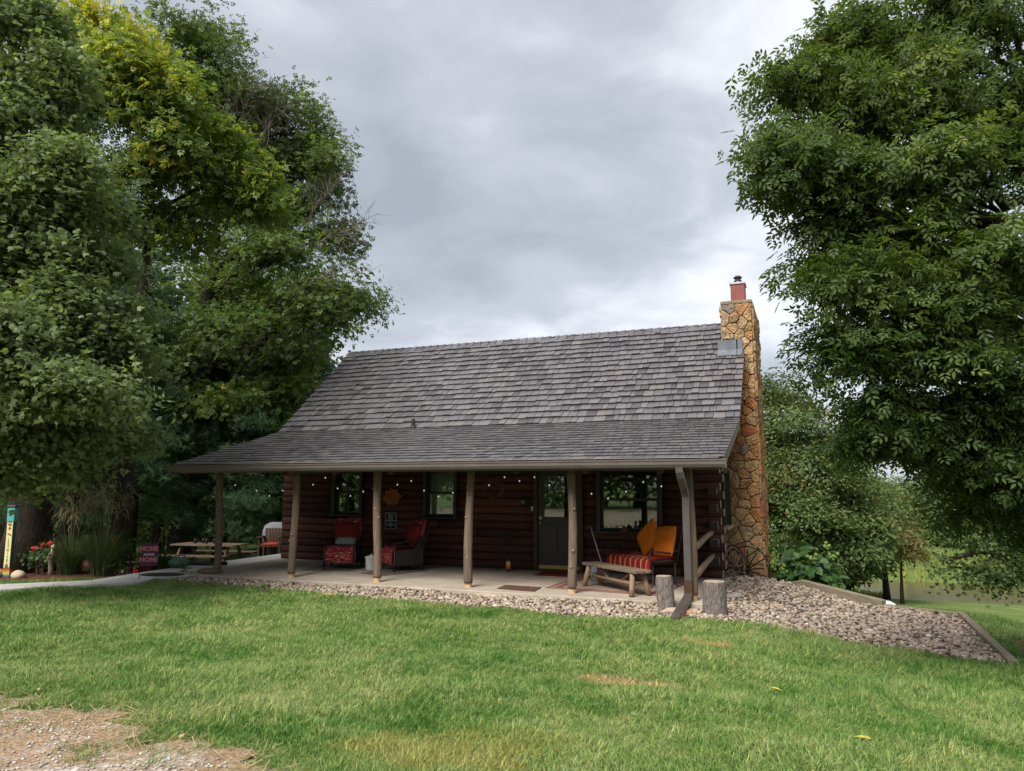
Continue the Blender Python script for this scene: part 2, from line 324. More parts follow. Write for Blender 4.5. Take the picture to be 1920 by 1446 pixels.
# ---------------------------------------------------------------- the cabin
cabin=thing('log_cabin','dark red log cabin with shingled roof, deep front porch and stone chimney','cabin',(4.4,2.9,0))
CB=Vector((4.4,2.9,0))
def part(mb,name,mat,parent=None,smooth=False,label=None):
    o=mb.build(name,mat,parent or cabin,smooth)
    if (parent or cabin) is cabin: o.location=-CB
    if label: o['label']=label
    return o
def logmesh(p0,p1,r,tint,ends=True,seg=.45):
    p0=Vector(p0);p1=Vector(p1);t=(p1-p0);n=max(2,int(t.length/seg)+1);t.normalize();s=t.cross(Vector((0,0,1))).normalized();m=MB();m.cur=tint;V=[];K=12
    for i in range(n):
        c=p0.lerp(p1,i/(n-1))+Vector((0,0,random.uniform(-.006,.006)))
        for k in range(K):
            a=2*PI*(k+.5)/K;ca,sa=math.cos(a),math.sin(a);q=(abs(ca)**5+abs(sa)**5)**(-1/5);rr=r*q*random.uniform(.95,1.03);V.append(c+s*ca*rr+Vector((0,0,sa*rr)))
    F=[(i*K+k,i*K+(k+1)%K,(i+1)*K+(k+1)%K,(i+1)*K+k) for i in range(n-1) for k in range(K)]
    m.add(V,F+[tuple(range(K-1,-1,-1)),tuple((n-1)*K+k for k in range(K))]); return m
WY=2.86; PIT=.165; WIN=[(.76,1.56,1.06,2.12),(3.2,4.0,1.04,2.12),(7.2,8.5,.82,2.12)]; DOOR=(5.84,6.86,0,2.12)
m=MB(); m.box((4.42,WY+.16,1.5),(10.1,.04,.02)); fw=part(m,'front_wall',wood_dark)
def spans(z0,z1,openings,a,b):
    cuts=sorted([(o[0],o[1]) for o in openings if o[2]<z1-.02 and o[3]>z0+.02]); r=[];x=a
    for c0,c1 in cuts: r.append((x,c0)); x=c1
    r.append((x,b)); return r
for k in range(18):
    z=.083+k*PIT
    for a,b in spans(z-.08,z+.08,WIN+[DOOR],-.72,9.62+(.06 if k%2 else .0)):
        cuts=[a]
        if b-a>2.2 and random.random()<.8: cuts.append(random.uniform(a+.7,b-.7))
        cuts.append(b)
        for u,w_ in zip(cuts,cuts[1:]):
            o=logmesh((u,WY+.085,z),(w_-.006,WY+.085,z),.083,random.random()).build('log',wood_dark,fw,True)
        if k<15 and b>9: m=MB(); m.cbox((b+.004,WY+.085,z),(.012,.14,.135),.004); m.build('log_end',wood_end,fw)
# right and left gable walls
m=MB(); m.box((9.5,5.6,1.5),(.02,5.3,.02)); rw=part(m,'side_wall',wood_dark)
SIDEW=[(3.38,4.5,.9,2.05)]
for k in range(18):
    z=.083+k*PIT+PIT/2
    for a,b in spans(z-.08,z+.08,SIDEW,WY-(.13 if k%2 else .05),8.3):
        if k%2==0 or k>9: a=max(a,WY+.18)
        if a<WY: mm_=MB(); mm_.cbox((9.5,a-.003,z),(.15,.02,.15),.004); mm_.build('log_end',MT.setdefault('dark_end',mottled('dark_end',(.035,.028,.024),(.085,.068,.058),14,.9,.1,.6,.01)),rw)
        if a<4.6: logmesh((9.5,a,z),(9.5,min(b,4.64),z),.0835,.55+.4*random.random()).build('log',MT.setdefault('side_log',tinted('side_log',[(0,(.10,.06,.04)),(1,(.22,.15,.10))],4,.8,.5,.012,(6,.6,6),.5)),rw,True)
m=MB(); m.prism([(9.44,3.0,2.85),(9.44,8.2,2.85),(9.44,5.53,5.2)],(.05,0,0)); m.build('gable_boards',wood_dark,rw)
m=MB(); m.box((9.46,5.6,.3),(.04,5.4,5.0-.0*1)); m.v=[(x,y,z if z<0 else 2.86) for x,y,z in m.v]; m.build('wall_core',dark_trim,rw)
m=MB(); m.box((-.72,5.6,1.2),(.02,5.3,.02)); lw=part(m,'left_wall',wood_dark)
for k in range(18):
    z=.083+k*PIT+PIT/2
    logmesh((-.665,WY+.03,z),(-.68,8.3,z),.083,random.random(),seg=1.5).build('log',wood_dark,lw,True)
m=MB(); m.prism([(-.7,3.0,2.85),(-.7,8.2,2.85),(-.7,5.53,5.2)],(.05,0,0)); m.build('gable_boards',wood_dark,lw)
m=MB(); m.box((4.4,8.3,1.45),(10.3,.15,2.9)); part(m,'back_wall',wood_dark)
m=MB(); m.box((4.4,5.6,-.02),(10.0,5.3,.06)); part(m,'room_floor',mottled('room_floor',(.12,.08,.05),(.18,.12,.08),3))
m=MB(); m.box((4.4,5.6,2.6),(10.0,5.3,.04)); part(m,'room_ceiling',mottled('room_ceiling',(.3,.28,.25),(.36,.33,.3),3))
# roof
XL,XR=-.75,10.06; E0=(-.5,2.165); B0=(2.68,3.03); R0=(5.53,5.45)
m=MB(); T=.09
prof=[E0,B0,R0,(8.7,2.78)]; up=[(y,z) for y,z in prof]; dn=[(8.62,2.72-T),(5.53,5.45-T*1.35),(2.7,3.03-T*1.05),(-.48,2.165-T)]
def rextr(mm,pf,x0,x1): mm.prism([(x0,y,z) for y,z in pf],(x1-x0,0,0))
rextr(m,up+dn,XL+.02,9.47); m2=[(-.5,2.165),(2.68,3.03),(4.63,4.686),(4.63,4.686-T*1.3),(2.7,3.03-T*1.05),(-.48,2.165-T)]; rextr(m,m2,9.47,XR-.02)
d=Nd('roof_underside'); v=d.coord('World',(.4,4,1)); MT['soffit']=d.fin(d.ramp(d.noise(v,3,5,.6),[(.3,(.03,.02,.014)),(.7,(.06,.042,.03))]),.8,.2)
roof=part(m,'roof',MT['soffit'])
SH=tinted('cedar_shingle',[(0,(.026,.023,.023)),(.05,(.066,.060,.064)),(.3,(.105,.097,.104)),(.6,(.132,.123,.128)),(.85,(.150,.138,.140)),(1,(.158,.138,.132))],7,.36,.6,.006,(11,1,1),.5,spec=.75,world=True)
shs=[]
stained(SH,(.055,.05,.052),2.4,.52,.95,(2.2,.18,.18))
def slope(p0,p1,k0,wmin,wmax,t0,t1):
    L_=math.hypot(p1[0]-p0[0],p1[1]-p0[1]);ty,tz=(p1[0]-p0[0])/L_,(p1[1]-p0[1])/L_;ny_,nz_=-tz,ty;rows=int(L_/.218);ex=L_/rows
    for k in range(rows+1):
        s=k*ex-.03; x=XL-.01+random.uniform(-.1,0); XE=XR if p0[0]+ty*(s+.1)<4.45 else 9.52
        while x<XE:
            w_=random.choice((random.uniform(wmin,wmax*.6),random.uniform(wmax*.5,wmax)));x1=min(x+w_,XE+.012);
            if XE-x1<.09:x1=XE+.012
            s0=s+random.uniform(-.014,.014);ln=min(.33,L_+.04-s0);th=random.uniform(t0,t1)
            if ln>.06 and x1-max(x,XL-.01)>.04:
                a=max(x,XL-.01)+.004;b=x1-.004
                yb=p0[0]+ty*(s0+.1)
                if True:
                    P=[]
                    for xx in (a,b):
                        for ds,n0 in ((0,.016),(0,.016+th),(ln,.001),(ln,.007)):
                            P.append((xx,p0[0]+ty*(s0+ds)+ny_*n0,p0[1]+tz*(s0+ds)+nz_*n0))
                    c=np.mean(P,0);vv=c-CAM;dd=np.linalg.norm(vv);area=(b-a)*.22*abs((vv/dd)@np.array([0,ny_,nz_]))/dd**2
                    shs.append((area,P,min(1,max(.06,.47+random.gauss(0,.24)))))
            x=x1+.001
slope(E0,B0,0,.10,.27,.014,.024); slope(B0,R0,0,.10,.27,.034,.056)
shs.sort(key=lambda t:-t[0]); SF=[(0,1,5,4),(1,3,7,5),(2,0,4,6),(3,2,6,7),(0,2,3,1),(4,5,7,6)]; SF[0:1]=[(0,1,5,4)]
fld=MB()
for i,(a,P,t) in enumerate(shs):
    mm=MB() if i<300 else fld; mm.cur=t; mm.add(P,SF[1:]); mm.cur=0; mm.add([P[j] for j in (0,1,5,4)],[(0,1,2,3)])  # butt faces darkest: dark end grain plus row shadow painted into the tint
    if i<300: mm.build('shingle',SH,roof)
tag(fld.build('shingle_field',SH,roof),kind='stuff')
x=XL-.01
while x<9.5:     # ridge caps
    mm=MB();mm.cur=random.uniform(.1,.5);w_=.27
    for sgn in (-1,1):
        P=[]
        for xx,hh in ((x,.0),(min(x+w_,9.56),.028)):
            for dist,o in ((0,.035),(.15,.03)):
                y=5.53+sgn*dist;z=5.45-dist*.85+o+hh; P+= [(xx,y,z),(xx,y,z+.016)]
        mm.add(P,[(0,1,3,2),(1,5,7,3),(5,4,6,7),(4,0,2,6),(2,3,7,6),(0,4,5,1)])
    mm.build('ridge_shingle',SH,roof); x+=.215
# back slope shingles never seen: rows as strips
mm=MB()
for k in range(14):
    t0=k/14; y=5.53+3.17*t0; z=5.45-2.67*t0; mm.cur=random.random(); mm.box(((XL+9.4)/2,y+.11,z-.09+.03),(9.4-XL,.30,.02),(-.70,0,0))
mm.build('rear_shingle_rows',SH,roof)
# rake boards, fascia, gutter, flashing, vent
mm=MB()
for X0 in (XR-.045,XL-.005):
    for (a,b) in ((E0,B0),(B0,(4.6,4.66) if X0>0 else R0)):
        P=[(X0,a[0],a[1]-.015),(X0,b[0],b[1]-.015),(X0,b[0],b[1]-.2),(X0,a[0],a[1]-.2)]; mm.prism(P,(.035,0,0))
mm.build('rake_board',MT.setdefault('rake',mottled('rake_board',(.12,.085,.06),(.26,.2,.15),6)),roof)
mm=MB(); mm.box((4.65,-.47,2.085),(10.7,.03,.17)); mm.build('fascia',brown_metal,roof)
gut=MB(); g=[(-.50,2.155),(-.505,2.03),(-.60,2.03),(-.622,2.075),(-.622,2.12),(-.632,2.13),(-.632,2.155),(-.612,2.155),(-.612,2.14),(-.592,2.045),(-.515,2.045),(-.515,2.155)]
gut.prism([(-.83,y,z) for y,z in g][::-1],(10.93,0,0)); gut.box((-.832,-.56,2.09),(.012,.14,.135)); gut.box((10.102,-.56,2.09),(.012,.14,.135)); go=part(gut,'gutter',brown_metal)
mm=MB()
for k in range(13): mm.box((-.3+k*.84,-.565,2.158),(.02,.13,.006))
mm.build('gutter_strap',brown_metal,go)
mm=MB(); mm.box((4.65,-.545,2.172),(10.7,.10,.006),(-.12,0,0)); mm.build('drip_edge',MT.setdefault('tan_metal',plain('tan_metal',(.33,.29,.23),.4,.5)),go)
lead=mottled('lead_flashing',(.07,.078,.09),(.15,.165,.185),5,.65,.3,.35,.02)
mm=MB()
for xx,w_ in ((9.72,.42),(9.97,.13)):
    mm.box((xx,4.47,4.62),(w_,.24,.012),(.704,0,0)); mm.box((xx,4.565,4.80),(w_,.012,.24))
mm.build('flashing',lead,roof)
mm=MB(); mm.lathe((3.0,2.62,3.0),[(.09,0),(.085,.05),(.045,.09),(.04,.24),(.02,.24)],12); mm.build('vent_pipe',iron,roof)
# posts, beam
for i in range(6):
    x=1.881*i if i<5 else 9.47; m=MB(); rs=[.093,.098,.094,.092,.095,.09,.088,.09,.086]; zs=[.075,.12,.4,.7,1.0,1.3,1.6,1.9,2.1]
    ph=random.uniform(0,6); dx=lambda z:.018*math.sin(z*1.9+ph)
    m.tube([(x+dx(z),.012*math.sin(z*2.3+ph),z) for z in zs],[r*.80*random.uniform(.92,1.08) for r in rs],12,True,1,.03)
    po=part(m,'post',wood_grey,None,True)
    m=MB(); m.tube([(x+dx(.07),0,-.005),(x+dx(.07),0,.085)],[.064,.062],12); m.build('post_foot',MT.setdefault('pale_wood',mottled('pale_wood',(.38,.24,.12),(.55,.38,.2),9)),po)
    for q in range(3):
        a=random.uniform(-2.6,-.5);z=random.uniform(.4,1.7);m=MB();m.tube([(x+.06*math.cos(a)+dx(z),.06*math.sin(a),z),(x+.092*math.cos(a)+dx(z),.092*math.sin(a),z+.01)],[.026,.016],7); m.build('knot',wood_rail,po,True)
m=MB(); logm=[(-.7,0,2.12),(9.95,0,2.12)]; m.tube([(-.7+1.065*k,random.uniform(-.008,.008),2.125) for k in range(11)],.088,12,True,1,.03); part(m,'porch_beam',wood_dark,None,True)
m=MB()
for k in range(9):
    x=-.5+k*1.2; m.box((x,1.15,2.44),(.09,3.35,.12),(.265,0,0))
part(m,'rafters',wood_dark)
for z0,z1 in ((.78,.86),(.33,.42)):
    m=MB(); m.tube([(9.48,.03,z0),(9.45,.8,z0-.02),(9.46,1.7,z0+.05),(9.45,2.82,z1)],[.05,.055,.05,.05],9,True,1,.05); part(m,'rail',wood_rail,None,True)
# door
dr=MB(); dr.cbox((6.35,WY+.03,1.045),(.914,.05,2.03),.006); dor=part(dr,'door',MT.setdefault('door_paint',mottled('door_paint',(.030,.025,.022),(.046,.040,.036),4,.5,.35,.05)))
dx0,dx1=5.893,6.807
m=MB()
for xa,xb,za,zb in ((6.0,6.32,.28,.95),(6.38,6.70,.28,.95),(6.0,6.7,.17,.22)): m.cbox(((xa+xb)/2,WY-.002,(za+zb)/2),(xb-xa,.022,zb-za),.008)
m.build('panel',MT['door_paint'],dor)
d=Nd('window_glass'); d.b.inputs['Base Color'].default_value=(.4,.45,.42,1); gl=d.node('ShaderNodeBsdfGlossy'); gl.inputs['Roughness'].default_value=.015; gl.inputs['Color'].default_value=(.85,.95,.9,1)
tr=d.node('ShaderNodeBsdfTransparent'); tr.inputs[0].default_value=(.7,.76,.73,1); fr=d.node('ShaderNodeFresnel'); fr.inputs[0].default_value=1.5
mxs=d.node('ShaderNodeMixShader'); d.l.new(d.math('ADD',d.math('MULTIPLY',fr.outputs[0],1.5),.07),mxs.inputs[0]); d.l.new(tr.outputs[0],mxs.inputs[1]); d.l.new(gl.outputs[0],mxs.inputs[2]); d.l.new(mxs.outputs[0],d.out.inputs[0]); GLASS=d.m
m=MB(); m.box((6.35,WY-.001,1.52),(.62,.008,.84)); m.build('pane',GLASS,dor)
m=MB()
for z in (1.08,1.96): m.cbox((6.35,WY-.004,z),(.70,.03,.045),.006)
for x in (6.022,6.678): m.cbox((x,WY-.004,1.52),(.045,.03,.84),.006)
m.build('light_frame',MT['door_paint'],dor)
m=MB(); m.box((6.35,WY-.006,.075),(.88,.014,.075)); m.build('kick_plate',MT.setdefault('brass',plain('brass',(.42,.30,.09),.35,.5,.6)),dor)
m=MB(); m.ball((5.96,WY-.06,.98),(.03,.03,.03)); m.tube([(5.96,WY,.98),(5.96,WY-.05,.98)],.014,8); m.cbox((5.96,WY-.01,1.08),(.055,.02,.07),.006); m.tube([(5.96,WY-.01,1.08),(5.96,WY-.045,1.08)],.018,10); m.build('handle',MT.setdefault('nickel',plain('nickel',(.35,.34,.32),.3,.5,.8)),dor)
m=MB()
for x in (5.855,6.845): m.cbox((x,WY+.0,1.06),(.075,.13,2.12),.006)
m.cbox((6.35,WY+.0,2.095),(1.06,.13,.075),.006); m.box((6.35,WY-.02,.015),(1.0,.2,.03)); part(m,'door_frame',MT.setdefault('frame_brown',mottled('frame_brown',(.035,.022,.016),(.06,.04,.03),5,.6)))
# windows
def window(x0,x1,z0,z1,axis='x',shade=None,mull=True):
    def P(a,dep,z): return (a,WY+dep,z) if axis=='x' else (9.5+.085-dep,a,z)
    def D(w_,t,h): return (w_,t,h) if axis=='x' else (t,w_,h)
    m=MB(); zm=(z0+z1)/2+.02; fw_=.075
    for a in (x0+.02,x1-.02): m.cbox(P(a,-.005,(z0+z1)/2),D(fw_,.15,z1-z0+.06),.006)
    for z in (z1-.01,): m.cbox(P((x0+x1)/2,-.005,z),D(x1-x0+.04,.15,fw_),.006)
    o=part(m,'window',dark_trim)
    m=MB(); m.cbox(P((x0+x1)/2,-.03,z0),D(x1-x0+.12,.2,.05),.008); m.build('sill',dark_trim if axis=='x' else wood_end,o)
    for k,(a,b,dp) in enumerate(((z0+.04,zm,.035),(zm-.03,z1-.05,.075))):
        m=MB(); xa,xb=x0+.06,x1-.06; t=.045
        for z in (a+t/2,b-t/2): m.cbox(P((xa+xb)/2,dp,z),D(xb-xa,.035,t),.004)
        for q in (xa+t/2,xb-t/2): m.cbox(P(q,dp,(a+b)/2),D(t,.034,b-a-2*t),.004)
        m.build('sash',dark_trim,o); m=MB(); m.box(P((xa+xb)/2,dp+.004,(a+b)/2),D(xb-xa-2*t+.01,.006,b-a-2*t+.01)); m.build('pane',GLASS,o)
        if shade: 
            m=MB(); m.box(P((xa+xb)/2,dp+.03,(a+b)/2),D(xb-xa,.006,b-a)); m.build('roller_shade',shade,o)
    return o
blind=Nd('roller_shade'); blind.fin((.75,.80,.75),.8,.2)
for _t in [blind]:
    tl=_t.node('ShaderNodeBsdfTranslucent'); tl.inputs[0].default_value=(.5,.55,.5,1)
window(*WIN[0]); window(*WIN[1],shade=blind.m); window(*WIN[2]); window(*SIDEW[0],axis='y')
m=MB()
for xa in (.86,1.36): 
    pts=[]
    for k in range(8): m.tube([(xa+.018*k,WY+.26+.02*math.sin(k*2.1),1.12),(xa+.018*k,WY+.26+.02*math.sin(k*2.1),2.08)],.018,6)
part(m,'curtain',plain('curtain_cloth',(.5,.5,.48),.9,.1),None,True)
# downspout
T0=atY(1274,884,-.56); T1=atY(1286,940,-.17); T2=atY(1291,1098,-.17)
def rectube(mm,pts,w_,t):
    V=[];F=[]
    for i,p in enumerate(pts):
        p=Vector(p);a=Vector(pts[max(0,i-1)]);b=Vector(pts[min(len(pts)-1,i+1)]);tt=(b-a).normalized();sx=Vector((1,0,0));sx=(sx-tt*sx.dot(tt)).normalized();sy=tt.cross(sx)
        for u,v_ in ((-1,-1),(1,-1),(1,1),(-1,1)): V.append(p+sx*u*w_/2+sy*v_*t/2)
    for i in range(len(pts)-1):
        for k in range(4): F.append((i*4+k,i*4+(k+1)%4,i*4+4+(k+1)%4,i*4+4+k))
    F+=[(3,2,1,0),tuple(len(pts)*4-4+k for k in range(4))]; mm.add(V,F)
m=MB(); rectube(m,[(T0[0],-.56,2.05),(T0[0],-.56,1.96),(T0[0]+.01,-.53,1.89),(T1[0]-.01,-.22,1.68),(T1[0],-.17,1.58),(T2[0],-.17,.20)],.105,.08); ds=part(m,'downspout',MT.setdefault('spout_brown',mottled('spout_brown',(.05,.042,.04),(.08,.068,.064),3,.4,.45,.05,.003)))
m=MB(); rectube(m,[(T2[0],-.17,.32),(T2[0],-.17,.12),(T2[0]+.0,-.22,.06)],.125,.1); m.build('elbow',rust_iron,ds)
m=MB(); rectube(m,[(T2[0],-.2,.075),(T2[0]-.0,-.6,.03),(T2[0]-.0,-1.5,-.06)],.115,.08); m.build('extension',MT['spout_brown'],ds)
# ---------------------------------------------------------------- chimney
STONE=tinted('chimney_stone',[(0,(.39,.30,.19)),(.25,(.42,.275,.14)),(.5,(.40,.225,.10)),(.72,(.38,.175,.07)),(.92,(.32,.115,.05)),(1,(.24,.20,.15))],4.5,.9,1.0,.05,(1,1,1),.75,spec=.2,world=True)
stained(STONE,(.07,.055,.04),7.0,.60,.88); MORTAR=mottled('mortar',(.11,.085,.06),(.26,.20,.14),12,.95,.1,.6,.01)
CX0,CX1,CY0,CY1=9.47,10.235,4.66,6.6
m=MB(); zt=5.74
def cx(z): return CX0+.14*min(1,max(0,z/5)), CX1+.03-.02*z/5
for za,zb in ((-.6,zt),):
    a0,a1=cx(za);b0,b1=cx(zb); m.add([(a0,CY0,za),(a1,CY0,za),(a1,CY1,za),(a0,CY1,za),(b0,CY0,zb),(b1,CY0,zb),(b1,CY1,zb),(b0,CY1,zb)],[(3,2,1,0),(4,5,6,7),(0,1,5,4),(1,2,6,5),(2,3,7,6),(3,0,4,7)])
chim=part(m,'chimney',MORTAR)
def voronoi(seeds,rect):
    cells=[]
    for i,(sx,sy) in enumerate(seeds):
        poly=[(rect[0],rect[1]),(rect[2],rect[1]),(rect[2],rect[3]),(rect[0],rect[3])]
        for j,(tx,ty) in enumerate(seeds):
            if i==j or abs(tx-sx)>1.2 or abs(ty-sy)>1.2: continue
            mx_,my_=(sx+tx)/2,(sy+ty)/2;nx_,ny_=tx-sx,ty-sy;np_=[]
            for k in range(len(poly)):
                a=poly[k];b=poly[(k+1)%len(poly)];da=(a[0]-mx_)*nx_+(a[1]-my_)*ny_;db=(b[0]-mx_)*nx_+(b[1]-my_)*ny_
                if da<=0: np_.append(a)
                if da*db<0: t=da/(da-db);np_.append((a[0]+(b[0]-a[0])*t,a[1]+(b[1]-a[1])*t))
            poly=np_
            if len(poly)<3: break
        cells.append(poly)
    return cells
def seedgrid(w_,h,s,jit=.36):
    r=[];k=0;y=s*.4
    while y<h:
        x=s*(.35+.5*(k%2))*random.uniform(.8,1.1)
        while x<w_: r.append((min(w_-.02,max(.02,x+random.uniform(-jit,jit)*s)),min(h-.02,max(.02,y+random.uniform(-jit,jit)*s*.8)))); x+=s*random.uniform(.8,1.25)
        y+=s*random.uniform(.62,.8);k+=1
    return r
def stones(u0,u1,v0,v1,s,to3,nvec,depth,bias=0.0):
    for poly in voronoi(seedgrid(u1-u0,v1-v0,s),(0,0,u1-u0,v1-v0)):
        if len(poly)<3: continue
        P0=poly;c=np.mean(poly,0);q=[]
        for k in range(len(poly)):      # round the corners
            a=np.array(poly[k]);b=np.array(poly[(k+1)%len(poly)]);q+= [a*.86+b*.14,a*.66+b*.34+np.random.default_rng(len(q)+7*len(P0)).normal(0,.007,2),a*.34+b*.66+np.random.default_rng(len(q)+3).normal(0,.007,2),a*.14+b*.86]
        q=np.array(q);dd=np.linalg.norm(q-c,axis=1,keepdims=True);q=c+(q-c)*np.maximum(.3,(1-.010/np.maximum(dd,.03)))
        P=[to3(u0+a,v0+b) for a,b in q]; n_=len(P); mm=MB(); zc=v0+c[1]
        t=random.betavariate(2,2.2); t=t*.9+(.12 if 1<zc<3.6 else -.1 if zc>4.6 else 0)+bias; mm.cur=min(1,max(0,t if random.random()>.06 else 1))
        dep=depth*random.uniform(.55,1.25); C3=sum((Vector(p) for p in P),Vector())/n_; nv=Vector(nvec)
        R1=[Vector(p)+nv*dep*.55 for p in P];R2=[C3+(Vector(p)-C3)*.95+nv*dep*random.uniform(.85,1.05) for p in P];R3=[C3+(Vector(p)-C3)*.5+nv*dep*random.uniform(.75,1.4) for p in P]
        V=[Vector(p)-nv*.01 for p in P]+R1+R2+R3+[C3+nv*dep*1.05]; F=[]
        for k in range(3): F+=[(k*n_+i,k*n_+(i+1)%n_,k*n_+n_+(i+1)%n_,k*n_+n_+i) for i in range(n_)]
        F+=[(3*n_+i,3*n_+(i+1)%n_,4*n_) for i in range(n_)]
        mm.add(V,F); mm.build('stone',STONE,chim,False)
def fx(u,v): a,b=cx(v); return (a+(b-a)*u/(CX1-CX0),CY0,v)
stones(0,CX1-CX0,-.5,zt,.27,fx,(0,-1,0),.05)
stones(0,CY1-CY0,-.6,zt,.30,lambda u,v:(cx(v)[1],CY0+u,v),(1,0,0),.045)
stones(0,CY1-CY0,4.75,zt,.32,lambda u,v:(cx(v)[0],CY1-u,v),(-1,0,0),.05)
m=MB(); a,b=cx(zt); m.cbox(((a+b)/2,(CY0+CY1)/2,zt+.03),(b-a+.04,CY1-CY0+.04,.09),.03); m.build('cap',MORTAR,chim)
m=MB(); m.cbox((9.955,5.05,6.0),(.30,.42,.46),.008); fl=m.build('flue',MT.setdefault('flue_red',mottled('flue_red',(.14,.035,.025),(.22,.06,.045),5,.55,.35,.1)),chim)
m=MB(); m.cbox((9.955,5.05,6.25),(.345,.465,.05),.008); m.lathe((9.955,5.05,6.27),[(.085,0),(.075,.05)],14); m.build('flue_cap',MT.setdefault('galvanised',plain('galvanised',(.38,.40,.42),.35,.5,.5)),chim)
m=MB(); m.lathe((9.955,5.05,6.31),[(.07,0),(.085,.03),(.085,.05),(.062,.055),(.062,.10),(.095,.105),(.095,.125),(.05,.16),(.01,.165)],14); m.build('flue_top',iron,chim,True)
# ---------------------------------------------------------------- things on the porch
def text_mesh(body,size,ext=.002,align='CENTER',bold=0.0):
    cu=bpy.data.curves.new('lettering','FONT'); cu.body=body; cu.size=size; cu.extrude=ext; cu.align_x=align; cu.align_y='CENTER'; cu.offset=bold; cu.resolution_u=2
    ob=bpy.data.objects.new('lettering',cu); COL.objects.link(ob); bpy.context.view_layer.update()
    me=bpy.data.meshes.new_from_object(ob.evaluated_get(bpy.context.evaluated_depsgraph_get())); bpy.data.objects.remove(ob); return me
def lettering(body,size,mat,parent,loc,rot=(PI/2,0,0),bold=0.0):
    me=text_mesh(body,size,bold=bold); me.materials.clear(); me.materials.append(mat); return link('lettering',me,parent,loc,rot)
d=Nd('striped_throw'); v=d.coord('Object',(3,14,14)); n=d.noise(v,3.2,6,.7,.6); n2=d.noise(v,9,3,.6)
d.bump(n2,.5,.02); MT['throw']=d.fin(d.ramp(n,[(.36,(.05,.006,.008)),(.48,(.21,.022,.022)),(.57,(.30,.05,.045)),(.62,(.62,.52,.48)),(.68,(.17,.015,.018))]),.95,.1)
red_cloth=mottled('red_cushion',(.13,.014,.014),(.185,.022,.022),7,.9,.15,.2,.01); wicker=Nd('dark_wicker'); v=wicker.coord('Object',(1,1,1)); wv=wicker.node('ShaderNodeTexWave'); wv.inputs['Scale'].default_value=40; wicker.l.new(v,wv.inputs['Vector']); wicker.bump(wv.outputs[0],.6,.008); wicker=wicker.fin((.022,.018,.016),.6,.35)
black_metal=plain('black_metal',(.016,.015,.014),.4,.45)
def cushion(mm,c,dm,rot=None,n=7,puff=.35):
    # puffed rounded slab
    V=[];F=[];hx,hy,hz=dm[0]/2,dm[1]/2,dm[2]/2;R=Euler(rot or (0,0,0)).to_matrix();c=Vector(c)
    for s in (1,-1):
        for i in range(n):
            for j in range(n):
                u=2*i/(n-1)-1;v_=2*j/(n-1)-1;e_=max(0,(1-abs(u)**4)*(1-abs(v_)**4))**.5
                V.append(R@Vector((u*hx*(1-.05*v_*v_),v_*hy*(1-.05*u*u),s*hz*(puff+(1-puff)*e_)*(1 if e_>0 else .25)))+c)
    for s in range(2):
        b=s*n*n
        for i in range(n-1):
            for j in range(n-1):
                q=(b+i*n+j,b+(i+1)*n+j,b+(i+1)*n+j+1,b+i*n+j+1); F.append(q if s==0 else q[::-1])
    per=[i*n for i in range(n)]+[(n-1)*n+j for j in range(1,n)]+[i*n+n-1 for i in range(n-2,-1,-1)]+[j for j in range(n-2,0,-1)]
    for a,b in zip(per,per[1:]+per[:1]): F.append((a,a+n*n,b+n*n,b))
    mm.add(V,F); return mm
